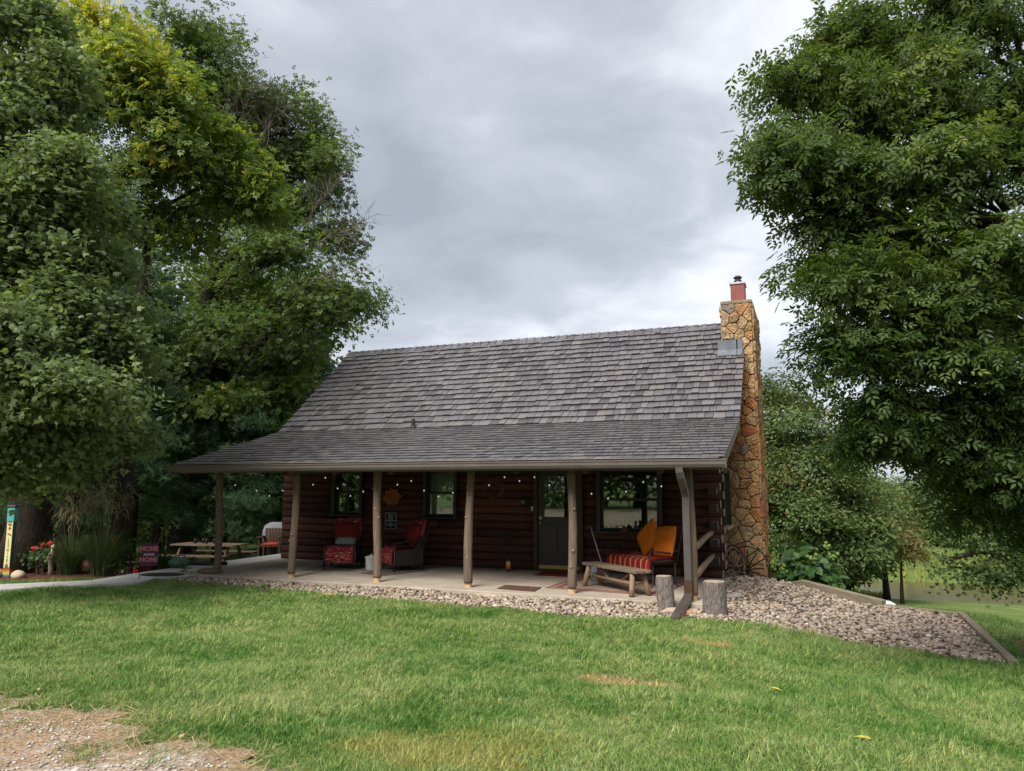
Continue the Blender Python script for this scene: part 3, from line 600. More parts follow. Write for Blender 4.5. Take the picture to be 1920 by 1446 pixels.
def recliner(label,loc,rz,extra):
    t=thing('patio_recliner',label,'chair',loc,rz,'red cushioned recliners on the porch')
    for sx in (-1,1):
        for y0 in (-.34,.30):
            m=MB(); m.tube([(sx*.33,y0,0),(sx*.325,y0,.2),(sx*.32,y0+.02*(1 if y0<0 else -1),.56)],[.02,.022,.018],8); m.build('leg',black_metal,t,True)
        m=MB(); m.prism([(sx*.315-.012,-.32,.12),(sx*.315-.012,.30,.12),(sx*.315-.012,.36,.75),(sx*.315-.012,.24,.60),(sx*.315-.012,.10,.44),(sx*.315-.012,-.32,.40)],(.024,0,0)); m.build('side_panel',wicker,t)
        m=MB(); m.tube([(sx*.33,-.36,.52),(sx*.33,-.33,.57),(sx*.335,-.1,.60),(sx*.335,.2,.58),(sx*.33,.34,.55)],[.02,.026,.03,.028,.02],8,True,.6); m.build('armrest',black_metal,t,True)
    m=MB(); m.cbox((0,-.02,.30),(.60,.62,.05),.01); m.build('seat_frame',wicker,t)
    m=MB(); cushion(m,(0,-.03,.40),(.59,.62,.14)); m.build('seat_cushion',red_cloth,t,True)
    m=MB(); cushion(m,(0,.34,.73),(.60,.66,.13),(rad(76),0,0)); m.build('back_cushion',MT['throw'],t,True)
    m=MB(); m.cbox((0,.41,.68),(.56,.03,.62),.01,(rad(-14),0,0)); m.build('back_frame',wicker,t)
    m=MB(); cushion(m,(0,.235,.72),(.52,.44,.14),(rad(76),0,0),7,.3); m.build('pillow',red_cloth,t,True)
    # woven throw over the front of the seat
    m=MB(); prof=[(.06,.475),(-.12,.482),(-.28,.478),(-.355,.44),(-.372,.33),(-.378,.20),(-.37,.15)]; P=[];nn=9
    for k in range(nn):
        x=-.29+.58*k/(nn-1)
        for i,(y,z) in enumerate(prof): P.append((x,y+.008*math.sin(k*1.7+i),z+.006*math.sin(k*2.3+i*1.1)))
    q=len(prof); Q=[(x,y+.012,z-.012) for x,y,z in P]; F=[(k*q+i,k*q+i+1,(k+1)*q+i+1,(k+1)*q+i) for k in range(nn-1) for i in range(q-1)]; o=len(P); F+=[tuple(o+a for a in f[::-1]) for f in F]
    m.add(P+Q,F); m.build('throw',MT['throw'],t,True)
    m=MB(); cushion(m,(0,-.345,.185),(.54,.05,.06)); m.build('footrest',red_cloth,t,True)
    if extra: m=MB(); cushion(m,(.02,.12,.55),(.46,.20,.13),(rad(35),0,rad(4)),7,.3); m.build('lumbar_pillow',MT.setdefault('green_print',mottled('green_print',(.10,.16,.12),(.45,.48,.42),40,.9,.1,.1)),t,True)
    return t
recliner('red recliner with a green patterned lumbar pillow, beside the white pail',(1.86,1.72,.006),rad(21),True)
recliner('red recliner turned toward the pail, under the chalkboard sign',(3.22,1.88,.006),rad(-34),False)
def mat_rug(name,label,pts,mat,border=None,cat='mat',z=.006,grp=None):
    t=thing(name,label,cat,(float(np.mean([p[0] for p in pts])),float(np.mean([p[1] for p in pts])),0),0,grp)
    c=Vector(t.location); m=MB(); m.prism([Vector((x,y,.001))-c for x,y in pts],(0,0,z)); m.build('pad',mat,t)
    if border:
        k=Vector((sum(p[0] for p in pts)/len(pts),sum(p[1] for p in pts)/len(pts),0))
        for s0,s1 in border:
            m=MB(); P=[Vector((x,y,0)) for x,y in pts]; n_=len(P); A=[k+(p-k)*s0-c for p in P]; B=[k+(p-k)*s1-c for p in P]
            V=[p+Vector((0,0,z+.002)) for p in A+B]; m.add(V,[(i,(i+1)%n_,n_+(i+1)%n_,n_+i) for i in range(n_)]); m.build('border',red_border,t)
    return t
red_border=mottled('rug_red',(.13,.03,.026),(.21,.055,.045),20,.95,.1,.2,.004)
grey_mat=mottled('grey_mat',(.10,.085,.068),(.15,.125,.10),14,.95,.1,.2,.004)
mat_rug('floor_mat','grey brown floor mat under the recliner with the lumbar pillow',[(1.3,.95),(2.35,1.2),(2.2,2.3),(1.1,2.1)],grey_mat,None,'mat',.005,'mats under the recliners')
mat_rug('floor_mat','grey brown floor mat under the recliner by the chalkboard sign',[(2.75,1.0),(3.42,.78),(3.8,1.95),(2.9,2.35)],grey_mat,None,'mat',.005,'mats under the recliners')
mat_rug('doormat','dark red doormat on the slab at the cabin door',[(6.1,1.98),(6.86,1.98),(6.86,2.62),(6.1,2.62)],mottled('doormat_red',(.085,.014,.012),(.15,.03,.026),24,.95,.1,.3,.005),None,'mat',.012)
mat_rug('area_rug','large tan rug with red border bands under the rustic bench','' or [(6.92,.36),(8.93,.16),(9.1,1.95),(7.0,2.2)],mottled('rug_tan',(.21,.16,.12),(.29,.22,.17),24,.95,.1,.2,.004),[(1.0,.955),(.92,.905),(.86,.78)],'rug')
mat_rug('boot_mat','brown patterned boot mat at the slab edge by the flagstones',[(6.18,-.02),(6.9,-.12),(6.84,.4),(6.15,.44)],mottled('boot_mat',(.035,.018,.012),(.13,.075,.05),40,.95,.1,.5,.006),[],'mat',.012)
# rustic bench
t=thing('rustic_bench','rustic plank bench with peeled pole legs on the red bordered rug','bench',(8.12,.50,.012),rad(-41))
for k,y in enumerate((-.105,0.0,.105)):
    m=MB(); m.cbox((0.01*k,y,.375),(1.56,.10,.05),.008); m.build('plank',wood_bench,t)
for sx in (-1,1):
    for sy in (-1,1):
        m=MB(); m.tube([(sx*.69,sy*.17,0),(sx*.63,sy*.10,.36)],[.045,.042],9,True,1,.05); m.build('leg',wood_rail,t,True)
    m=MB(); m.tube([(sx*.64,-.12,.20),(sx*.64,.12,.20)],.022,7); m.build('crossbar',wood_rail,t,True)
    m=MB(); m.tube([(sx*.18,0,.17),(sx*.45,0,.345)],.018,7); m.build('brace',wood_rail,t,True)
m=MB(); m.tube([(-.65,0,.17),(0,.01,.165),(.65,0,.17)],.03,8,True,1,.05); m.build('stretcher',wood_rail,t,True)
# iron glider bench
t=thing('iron_bench','black iron garden bench with a red striped throw below the big window','bench',(8.36,1.60,.012),rad(-42))
for sx in (-1,1):
    for y in (-.24,.24):
        m=MB(); m.tube([(sx*.62,y-.05*(1 if y<0 else -1),.0),(sx*.62,y,.05),(sx*.62,y,.40)],.011,6); m.build('leg',iron,t,True)
    m=MB(); m.tube([(sx*.64,-.30,.40),(sx*.645,-.33,.52),(sx*.645,-.30,.62),(sx*.645,-.1,.60),(sx*.645,.15,.57),(sx*.64,.30,.62)],.014,7); m.build('armrest',iron,t,True)
m=MB()
for sx in (-1,1): m.tube([(sx*.62,.27,.38),(sx*.62,.33,.6),(sx*.61,.42,.97)],.013,6)
m.tube([(-.61,.42,.97),(-.3,.425,1.02),(0,.425,1.0),(.3,.425,1.02),(.61,.42,.97)],.013,6); m.tube([(-.62,.29,.46),(.62,.29,.46)],.011,6)
for k in range(13): x=-.54+.09*k; m.tube([(x,.285,.46),(x,.34,.7),(x,.42,.99)],.006,5)
m.build('backrest',iron,t,True)
m=MB()
for y in (-.27,.27): m.tube([(-.63,y,.39),(.63,y,.39)],.013,6)
for k in range(12): m.box((-.57+.104*k,0,.395),(.045,.54,.006))
m.build('seat',iron,t)
m=MB(); cushion(m,(0,-.01,.435),(1.22,.54,.09)); m.build('seat_cushion',MT.setdefault('dark_floral',mottled('dark_floral',(.05,.045,.03),(.32,.27,.18),40,.95,.1,.1)),t,True)
d=Nd('serape'); v=d.coord('Object'); sx_=d.node('ShaderNodeSeparateXYZ'); d.l.new(v,sx_.inputs[0]); mo=d.math('FRACT',d.math('MULTIPLY',sx_.outputs[0],6.3)); n=d.noise(v,30,3,.6); d.bump(n,.4,.01)
MT['serape']=d.fin(d.ramp(mo,[(0,(.23,.016,.018)),(.42,(.28,.022,.022)),(.45,(.62,.42,.22)),(.50,(.62,.45,.25)),(.53,(.24,.018,.02)),(.74,(.33,.05,.02)),(.78,(.24,.018,.02))]),.95,.1)
m=MB(); prof=[(.27,.50),(.1,.49),(-.12,.492),(-.25,.485),(-.315,.45),(-.328,.36),(-.322,.28)]; P=[];nn=25
for k in range(nn):
    x=-.66+1.32*k/(nn-1)
    for i,(y,z) in enumerate(prof): P.append((x,y+.008*math.sin(k*1.1+i)-(.006*math.sin(k*2.1) if i>3 else 0),z+.007*math.sin(k*1.9+i*1.1)-(.03*max(0,math.sin(k*.9)) if i==6 else 0)))
q=len(prof); Q=[(x,y+.012,z-.012) for x,y,z in P]; F=[(k*q+i,k*q+i+1,(k+1)*q+i+1,(k+1)*q+i) for k in range(nn-1) for i in range(q-1)]; o=len(P); F+=[tuple(o+a for a in f[::-1]) for f in F]
m.add(P+Q,F); m.build('throw',MT['serape'],t,True)
orange=mottled('orange_cushion',(.60,.155,.012),(.72,.205,.022),6,.85,.15,.25,.015)
R42=Matrix.Rotation(rad(-42),3,'Z')
def on_bench(l): return Vector((8.36,1.60,.012))+R42@Vector(l)
for lab,l,rot,sz in (('orange square cushion standing on its corner against the iron bench back',(-.08,.20,.80),(rad(72),rad(45),rad(-42)),.54),('orange square cushion upright beside the bench armrest',(.40,.20,.76),(rad(74),rad(4),rad(-42)),.55)):
    m=MB(); cushion(m,(0,0,0),(sz,sz,.15),None,9,.3); o=m.build('throw_cushion',orange,None,True,on_bench(l)); tag(o,lab,'cushion','orange cushions on the iron bench')
    # tilt: square in the bench-back plane, spun in that plane, then turned with the bench
    o.rotation_euler=(Matrix.Rotation(rad(-42),3,'Z')@Matrix.Rotation(rot[0],3,'X')@Matrix.Rotation(rot[1],3,'Z')).to_euler()
# pails, jug, broom, plant stand, bottle
t=thing('lidded_pail','white lidded enamel pail beside the porch post','pail',(2.62,1.62,0))
m=MB(); m.lathe((0,0,0),[(.10,0),(.115,.02),(.12,.24),(.125,.25)],18); m.build('body',white_paint,t,True)
m=MB(); m.lathe((0,0,.245),[(.13,0),(.13,.02),(.06,.05),(.02,.055),(.02,.08),(.005,.085)],18); m.build('lid',white_paint,t,True)
m=MB(); m.tube([(.12,0,.2),(.16,0,.21),(.16,0,.26),(.12,0,.27)],.01,6); m.build('handle',white_paint,t,True)
t=thing('plastic_jug','off white plastic jug hanging low beside the recliner','jug',(2.42,2.2,.12))
m=MB(); m.lathe((0,0,0),[(.05,0),(.075,.03),(.085,.25),(.09,.34),(.02,.40),(.02,.43)],12); m.build('body',plain('jug_plastic',(.45,.42,.36),.5,.3),t,True)
m=MB(); m.tube([(.08,0,.14),(.12,0,.16),(.12,0,.28),(.085,0,.3)],.012,6); m.build('handle',plain('jug_plastic2',(.42,.39,.33),.5,.3),t,True)
m=MB(); m.lathe((0,0,-.12),[(.10,0),(.10,.02),(.03,.03),(.03,.12)],12); m.build('stand',iron,t,True)
t=thing('blue_pail','pale blue pail standing behind the rustic bench legs','pail',(7.5,1.6,.012))
m=MB(); m.lathe((0,0,0),[(.10,0),(.13,.25),(.136,.255),(.12,.255),(.1,.03)],16); m.build('body',plain('pale_blue',(.30,.38,.45),.5,.3),t,True)
m=MB(); m.tube([(-.13,0,.24),(-.09,.05,.3),(0,.07,.32),(.09,.05,.3),(.13,0,.24)],.006,6); m.build('handle',black_metal,t,True)
t=thing('broom','broom with a white handle leaning on the log wall','broom',(7.42,2.3,.012))
m=MB(); m.tube([(.02,.05,.1),(-.37,.50,.92)],.012,7); m.build('handle',white_paint,t,True)
m=MB(); m.box((.03,.03,.06),(.26,.06,.12),None,.6); m.build('bristles',plain('bristles',(.1,.09,.08),.9,.1),t)
t=thing('plant_stand','tall black iron plant stand with scrolled top against the log wall','plant stand',(5.28,2.62,0))
for sx,sy in ((-.15,-.08),(.15,-.08),(-.15,.08),(.15,.08)):
    m=MB(); m.tube([(sx*1.1,sy*1.2,0),(sx*1.0,sy,.08),(sx,sy,.55),(sx*.97,sy,.66)],.008,6); m.build('leg',iron,t,True)
m=MB()
for sy in (-.08,.08): m.tube([(.15*math.cos(a),sy,.66+.10*math.sin(a)) for a in np.linspace(0,PI,9)],.009,6)
for z in (.66,.60): m.tube([(-.15,-.08,z),(.15,-.08,z),(.15,.08,z),(-.15,.08,z),(-.15,-.08,z)],.008,6)
for a in np.linspace(.4,PI-.4,5): m.tube([(0,-.08,.66),(.13*math.cos(a),-.08,.66+.09*math.sin(a))],.005,5)
m.tube([(0,0,.76),(.0,0,.80),(.02,0,.82)],.01,6); m.build('scrolled_top',iron,t,True)
t=thing('fuel_bottle','small bottle with yellow and red label beside the iron plant stand','bottle',(5.40,2.42,0))
m=MB(); m.lathe((0,0,0),[(.045,0),(.048,.02),(.048,.19),(.02,.25),(.018,.29)],12); m.build('body',plain('bottle_dark',(.05,.03,.03),.3,.4),t,True)
d=Nd('bottle_label'); v=d.coord('Object'); s_=d.node('ShaderNodeSeparateXYZ'); d.l.new(v,s_.inputs[0]); MT['blabel']=d.fin(d.ramp(d.math('MULTIPLY',s_.outputs[2],5),[(.25,(.5,.05,.02)),(.5,(.6,.16,.02)),(.75,(.6,.42,.06)),(.95,(.65,.6,.3))]),.5,.3)
m=MB(); m.lathe((0,0,.05),[(.0495,0),(.0495,.13),(.04,.16)],12); m.build('label',MT['blabel'],t,True)
m=MB(); m.lathe((0,0,.28),[(.022,0),(.022,.035),(.01,.04)],10); m.build('cap',black_metal,t,True)
# ---------------------------------------------------------------- on the wall
t=thing('wall_leaf','large orange wooden maple leaf hung on the log wall','wall decoration',(2.37,WY-.03,1.48))
ang=[90,70,48,40,20,0,-18,-40,-55,-75,-90,-105,-125,-140,-162,180,160,140,132,110]; rr=[.22,.18,.25,.20,.20,.27,.20,.19,.24,.16,.22,.16,.24,.19,.20,.27,.20,.20,.25,.18]
m=MB(); m.prism([(r*math.cos(rad(a+8)),0,r*.95*math.sin(rad(a+8))) for a,r in zip(ang,rr)],(0,-.02,0)); m.build('leaf_board',mottled('leaf_orange',(.20,.065,.015),(.34,.12,.03),6,.7,.2,.1),t)
m=MB()
for a in (90,48,0,-55,-90,-125,180,132): m.tube([(0,-.022,0),(.17*math.cos(rad(a+8)),-.022,.16*math.sin(rad(a+8)))],.005,4)
m.build('vein',mottled('leaf_vein',(.12,.03,.01),(.17,.05,.02),6),t)
t=thing('chalkboard_sign','small black board with white lettering under the orange leaf','sign',(2.345,WY-.02,.955))
m=MB(); m.box((0,0,0),(.27,.014,.34)); m.build('board',plain('chalkboard',(.016,.022,.022),.8,.2),t)
m=MB()
for x in (-.138,.138): m.box((x,-.002,0),(.012,.022,.364))
for z in (-.176,.176): m.box((0,-.002,z),(.264,.022,.012))
m.build('frame',plain('sign_frame',(.28,.30,.29),.7,.2),t)
chalk=plain('chalk_white',(.6,.62,.62),.9,.1)
for k,(s_,z) in enumerate((('There is',.056,),('always,',.05),('always',.05),('SOMETHING',.042),('to be',.038),('THANKFUL',.044),('for',.036))): lettering(s_,z,chalk,t,(0,-.0095,.140-.0465*k))
t=thing('twig_wreath','dark twig and berry wreath hung on the log wall','wreath',(4.9,WY-.05,1.66))
m=MB()
for k in range(60):
    a=random.uniform(0,2*PI);r=random.uniform(.12,.22);b=a+random.uniform(.2,.7);r2=r+random.uniform(-.04,.09); m.tube([(r*math.cos(a),random.uniform(-.03,.02),r*math.sin(a)),(r2*math.cos(b),random.uniform(-.05,.02),r2*math.sin(b))],[.006,.003],4)
m.build('twigs',wood_bench,t)
m=MB()
for k in range(26): a=random.uniform(0,2*PI);r=random.uniform(.12,.27); m.ball((r*math.cos(a),-.04,r*math.sin(a)),random.uniform(.008,.016),6,4)
m.build('berries',plain('berries',(.16,.09,.06),.6,.3),t)
t=thing('wall_lantern','dark metal wall light with globe beside the door','wall light',(5.62,WY-.03,1.42))
m=MB(); m.lathe((0,0,0),[(.07,-.09),(.075,.0),(.05,.08),(.02,.10)],10); m.build('bracket',iron,t,True)
m=MB(); m.ball((-.02,-.10,-.01),.045); m.build('globe',plain('globe_glass',(.22,.19,.17),.2,.5),t,True)
t=thing('doorbell','small white doorbell button beside the door','doorbell',(5.79,WY-.068,1.27))
m=MB(); m.cbox((0,0,0),(.045,.02,.1),.006); m.build('plate',plain('bell_plate',(.42,.40,.36),.5,.3),t)
m=MB(); m.lathe((0,0,0),[(.012,0),(.012,.006)],10); o=m.build('button',white_paint,t); o.rotation_euler=(PI/2,0,0); o.location=(0,-.011,-.01)
t=thing('scroll_ornament','black scrolled iron trellis ornament with diamond plaques below the big window','wall decoration',(7.95,WY-.16,.86))
m=MB()
for k in range(10):
    x=-.55+.12*k; sg=1 if k%2 else -1
    m.tube([(x+sg*(.05-.011*j)*math.cos(j*.75),0,.06+(.05-.011*j*.8)*math.sin(j*.75)) for j in range(5)]+[(x,0,0)],.006,5); m.tube([(x,0,-.02),(x+.06,0,-.09),(x+.1,0,-.06)],.005,5)
m.tube([(-.6,0,0),(0,0,-.015),(.62,0,0)],.008,6); m.tube([(-.45,0,-.1),(.5,0,-.1)],.007,6); m.tube([(-.4,0,-.1),(-.4,.15,-.1)],.006,5); m.tube([(.4,0,-.1),(.4,.15,-.1)],.006,5); m.build('scrollwork',iron,t,True)
for x,s_,c in ((-.17,.085,(.10,.035,.03)),(.45,.07,(.012,.012,.012))):
    m=MB(); m.prism([(x-s_,-.012,.02),(x,-.012,.02-s_*1.1),(x+s_,-.012,.02),(x,-.012,.02+s_*1.1)],(0,-.01,0)); m.build('plaque',plain('plaque%d'%int(x*100),c,.7,.2),t)
m=MB(); m.lathe((.06,0,0),[(.03,0),(.05,.06),(.02,.13),(.035,.17),(.01,.2)],8); m.build('finial',iron,t,True)
# string lights
BP=[[(441,910),(481,920),(505,930),(530,920)],[(587,909),(610,896)],[(610,896),(633,916),(657,930),(681,922)],[(745,909),(771,902),(795,920),(822,931),(849,924)],[(917,910),(946,895),(974,902),(1002,895),(1030,910)],[(1109,926),(1140,935),(1174,922),(1206,904),(1240,912)]]
bulbm=Nd('lit_bulb'); bulbm.fin((.8,.8,.78),.3,.4); bulbm.b.inputs['Emission Color'].default_value=(1,.97,.92,1); bulbm.b.inputs['Emission Strength'].default_value=.1; bulbm=bulbm.m
t=thing('string_lights','string of small white bulbs swagged under the porch roof','string lights',(4.5,1.1,2.1)); TL=Vector((4.5,1.1,2.1))
m=MB(); allp=[]
for sgm in BP:
    pts=[Vector(atY(x,y,1.1)) for x,y in sgm]; allp+=pts
allp.sort(key=lambda p:p.x); cp=[]
for a,b in zip(allp,allp[1:]):
    cp.append(a+Vector((0,0,.055)))
    if b.x-a.x>.55: cp.append((a+b)/2+Vector((0,0,.24)))
cp.append(allp[-1]+Vector((0,0,.055))); m.tube([p-TL for p in [Vector((0,1.1,2.15))]+cp+[Vector((9.4,1.1,2.15))]],.004,4); m.build('cord',black_metal,t)
seen=set()
for p in allp:
    k=(round(p.x,2),round(p.z,2))
    if k in seen: continue
    seen.add(k); m=MB(); m.ball(p-TL,(.013,.013,.016),8,6); b=m.build('bulb',bulbm,t,True); m=MB(); m.tube([p-TL+Vector((0,0,.015)),p-TL+Vector((0,0,.055))],.009,6); m.build('socket',black_metal,b)
# ---------------------------------------------------------------- stumps, wheels, flagstones, timbers
def stump(label,x,y,z,r,h,lean):
    t=thing('log_stump',label,'stump',(x,y,z),0,'log stumps by the downspout'); m=MB(); K=6; rs=[];pts=[]
    for i in range(K): s=i/(K-1); pts.append((lean*s,0,h*s)); rs.append(r*(1.06-.06*s)*random.uniform(.97,1.03))
    m.tube(pts,rs,18,False,1,.05); m.build('bark_side',bark_stump,t,True)
    m=MB(); m.lathe((lean,0,h-.01),[(r*.93,0),(r*.9,.012),(.01,.014)],16); m.build('cut_top',wood_end,t)
    return t
stump('narrow leaning log stump on the left of the downspout',9.17,-.58,float(gz(9.1,-.58))+.0,.125,.50,-.03)
stump('wide upright log stump right of the downspout, near the wagon wheel',9.88,-.62,float(gz(9.88,-.62))-.02,.165,.52,0)
def wheel(name,label,c,r,eul,spokes,wood):
    t=thing(name,label,'wagon wheel',c,0,'old wagon wheels at the chimney'); t.rotation_euler=eul   # wheel lies in local XZ
    n_=36; m=MB(); m.tube([(r*math.cos(2*PI*k/n_),0,r+r*math.sin(2*PI*k/n_)) for k in range(n_+1)],.015,6,False); m.build('iron_tyre',rust_iron,t,True)
    if wood: m=MB(); m.tube([((r-.045)*math.cos(2*PI*k/n_),.012,r+(r-.045)*math.sin(2*PI*k/n_)) for k in range(n_+1)],.035,6,False,.7); m.build('felloe',wood_bench,t,True)
    m=MB(); m.tube([(0,-.08,r),(0,.06,r)],[.035,.05],10); m.ball((0,-.08,r),.03,8,5); m.build('hub',rust_iron,t,True)
    for k in range(spokes):
        a=2*PI*(k+.3)/spokes; re=r-.06-(.07 if (k*7)%5==0 and not wood else 0); m=MB(); m.tube([(.03*math.cos(a),0,r+.03*math.sin(a)),(re*math.cos(a),.0,r+re*math.sin(a))],[.02,.015],6); m.build('spoke',rust_iron if not wood else wood_bench,t,True)
    return t
rust_iron=mottled('dark_iron',(.012,.009,.008),(.035,.022,.016),16,.8,.2,.4,.006)
wheel('wagon_wheel','rusty iron wagon wheel with bare spokes leaning on the chimney face',(9.95,4.26,-.44),.47,(rad(-6),0,rad(4)),14,False)
wheel('wagon_wheel','wooden rimmed wagon wheel seen edge on beside the log wall',(9.78,3.86,-.37),.46,(rad(-5),0,rad(66)),12,True)
flag_mats=[mottled('flag_grey',(.26,.25,.23),(.42,.40,.37),6,.85,.2,.4,.01),mottled('flag_tan',(.32,.25,.17),(.5,.41,.3),6,.85,.2,.4,.01),mottled('flag_orange',(.38,.2,.08),(.5,.32,.17),6,.85,.2,.4,.01)]
def slabstone(label,px,py,w_,dp,mi,rz,h=.05,tilt=(0,0)):
    p=gp(px,py); rnd=random.Random(int(px)); P=[]
    for k in range(8): a=2*PI*k/8+rnd.uniform(-.25,.25); e_=rnd.uniform(.85,1.1); P.append((w_/2*math.cos(a)*e_,dp/2*math.sin(a)*e_,0))
    m=MB(); m.prism(P,(0,0,h),.06); o=m.build('flagstone',flag_mats[mi],None,False,(p[0],p[1],p[2]+.015),(tilt[0],tilt[1],rz)); tag(o,label,'flagstone','loose flagstones in the rock bed')
slabstone('long pale flagstone at the lawn edge below the boot mat',923,1122,.62,.22,1,rad(8)); slabstone('orange flagstone between the boot mat and the pale flagstone',948,1113,.46,.26,2,rad(-5)); slabstone('thin dark flagstone tucked under the boot mat corner',962,1106,.4,.22,2,rad(3))
slabstone('grey flagstone beside the post by the rug',1065,1117,.75,.3,0,rad(-8)); slabstone('small broken flagstone left of the post by the rug',1030,1114,.4,.2,1,rad(20))
slabstone('thin grey flagstone left of the narrow stump',1180,1128,.65,.2,0,rad(-4)); slabstone('dark stone chip lying against the narrow stump',1207,1131,.14,.1,0,rad(0),.06)
slabstone('grey flagstone behind the downspout extension',1305,1140,.42,.3,0,rad(0)); slabstone('tan stone slab propped against the downspout extension',1258,1152,.42,.16,1,rad(62),.05,(rad(14),0)); slabstone('rust coloured stone right of the downspout extension',1294,1153,.3,.26,2,rad(0))
slabstone('pale broken slab on the rocks right of the wide stump',1374,1122,.28,.2,0,rad(25),.05,(0,rad(-10))); slabstone('reddish flat stone on the rocks in front of the recliners',650,1100,.22,.16,2,0,.03)
slabstone('pale flat stone lying in the lawn before the rock bed',619,1120,.34,.13,2,rad(10),.05); slabstone('weathered flat stones under the left end post',0,0,.1,.1,0,0) if False else None
m=MB(); m.cbox((0,0,0),(.42,.26,.09),.02); o=m.build('footing_block',wood_bench,None,False,(-.05,-.12,.012)); o.location.z=.046; tag(o,'dark wood block at the foot of the leftmost porch post','block')
def timber(label,a,b,w_,h,z0,z1,mat=None):
    a=Vector((a[0],a[1],z0));b=Vector((b[0],b[1],z1));dv=b-a;m=MB();m.cbox((dv.length/2,0,0),(dv.length,w_,h),.012); o=m.build('landscape_timber',mat or MT.setdefault('timber',mottled('timber',(.12,.10,.07),(.27,.23,.16),6,.9,.1,.5,.012,(.6,5,5))),None,False,a,(0,-math.asin(dv.z/dv.length),math.atan2(dv.y,dv.x))); tag(o,label,'timber','landscape timbers edging the rock bed')
timber('weathered timber along the downhill end of the rock bed',TIM_A[:2]+np.array([.02,-.1]),TIM_B[:2],.10,.14,TIM_A[2]+.015,TIM_B[2]+.035)
timber('dark timber behind the rocks running to the downhill corner',(12.35,2.68),(13.35,1.78),.10,.12,float(gz(12.3,2.7))+.03,float(gz(13.35,1.78))+.02)
timber('thick timber behind the rocks at the hydrangea',(11.0,4.28),(12.35,2.88),.12,.16,float(gz(11,4.2))+.06,float(gz(12.3,2.8))+.07); timber('short low timber beside the hydrangea and chimney',(10.55,4.72),(11.0,4.30),.10,.13,float(gz(10.5,4.7))+.05,float(gz(11,4.3))+.06)
p=gp(1659,1136); t=thing('tank_lid','white domed tank lid on the grass beyond the rock bed','tank lid',tuple(atY(1659,1139,4.6))); m=MB(); m.lathe((0,0,0),[(.22,-.4),(.22,.03),(.19,.08),(.11,.12),(.02,.13)],20); m.build('dome',white_paint,t,True); m=MB(); m.lathe((0,0,-.02),[(.235,-.02),(.235,.02),(.2,.025)],20); m.build('rim',white_paint,t,True)
for lab,px,py,dd in (('flat tan stepping slab on the mulch beyond the timber',1905,1222,13.6),):
    p=at(px,py,10.6); z=float(gz(p[0],p[1])); m=MB(); m.cbox((0,0,0),(.9,.5,.08),.02); o=m.build('stepping_slab',flag_mats[1],None,False,(14.5,-.9,float(gz(14.5,-.9))+.05),(0,0,.3)); tag(o,lab,'flagstone')
# ---------------------------------------------------------------- left garden
t=thing('peace_pole','tall painted garden pole with yellow face and teal top before the maple trunk','garden pole',(-3.85,-1.62,float(gz(-3.85,-1.62))),rad(30))
t.scale=(.8,.8,1); yel=mottled('pole_yellow',(.62,.55,.24),(.72,.65,.33),5,.6,.3,.05); grn=plain('pole_green',(.03,.12,.08),.6); teal=plain('pole_teal',(.08,.36,.33),.6); rain=[(.35,.04,.03),(.5,.2,.03),(.5,.42,.06),(.08,.25,.1)]
m=MB(); m.cbox((0,0,.62),(.15,.15,.98),.006); m.build('shaft',grn,t); m=MB(); m.box((0,-.0765,.66),(.13,.004,.9)); m.build('front_face',yel,t)
m=MB(); m.cbox((0,0,1.26),(.17,.17,.28),.006); m.build('top_block',teal,t); m=MB(); m.cbox((0,0,1.42),(.20,.20,.05),.01); m.build('cap',plain('pole_cap',(.06,.04,.07),.6),t)
for k,c in enumerate(rain): m=MB(); m.cbox((0,-.0,.175-.04*k),(.17,.17,.04),.003); m.build('rainbow_band',plain('pole_band%d'%k,c,.6),t)
m=MB(); m.cbox((0,0,.02),(.2,.2,.06),.01); m.build('base',plain('pole_base',(.06,.06,.10),.7),t)
ink=plain('pole_ink',(.04,.03,.02),.7); redink=plain('pole_red',(.4,.03,.03),.7)
for k,ch in enumerate('LET'): lettering(ch,.085,ink,t,(0,-.0795,.76-.075*k))
for k,ch in enumerate('IT'): lettering(ch,.085,ink,t,(0,-.0795,.475-.075*k))
for k,ch in enumerate('BE'): lettering(ch,.085,ink,t,(0,-.0795,.345-.075*k))
def disc(x,z,r,mat,y=-.0795,spk=0):
    m=MB(); n_=14; P=[(x+(r*(1 if not spk or k%2==0 else .45))*math.cos(2*PI*k/n_),y,z+(r*(1 if not spk or k%2==0 else .45))*math.sin(2*PI*k/n_)) for k in range(n_)]; m.prism(P,(0,-.003,0)); m.build('painted_mark',mat,t)
disc(0,.55,.03,redink,spk=1); disc(0,.98,.045,redink,spk=1); disc(-.02,.87,.02,redink); disc(.025,.85,.02,redink); disc(0,.235,.035,grn); disc(0,1.27,.06,ink,-.0865,1)
m=MB(); m.tube([(.04*math.cos(a),-.081,1.07+.04*math.sin(a)) for a in np.linspace(0,2*PI,15)],.005,4,False); m.tube([(0,-.081,1.03),(0,-.081,1.11)],.005,4); m.tube([(0,-.081,1.07),(.028,-.081,1.042)],.005,4); m.tube([(0,-.081,1.07),(-.028,-.081,1.042)],.005,4); m.build('peace_sign',ink,t)
for lab,x,y,r in (('pale rounded rock left of the garden pole',-4.05,-1.75,.17),('tan rounded rock right of the garden pole',-3.55,-1.6,.13)):
    m=MB(); m.ball((0,0,r*.5),(r*1.2,r,r*.75),9,6); m.v=[(a*random.uniform(.9,1.1),b*random.uniform(.9,1.1),c*random.uniform(.92,1.05)) for a,b,c in m.v]; o=m.build('garden_rock',flag_mats[1],None,True,(x,y,float(gz(x,y)))); tag(o,lab,'rock','rocks at the garden pole')
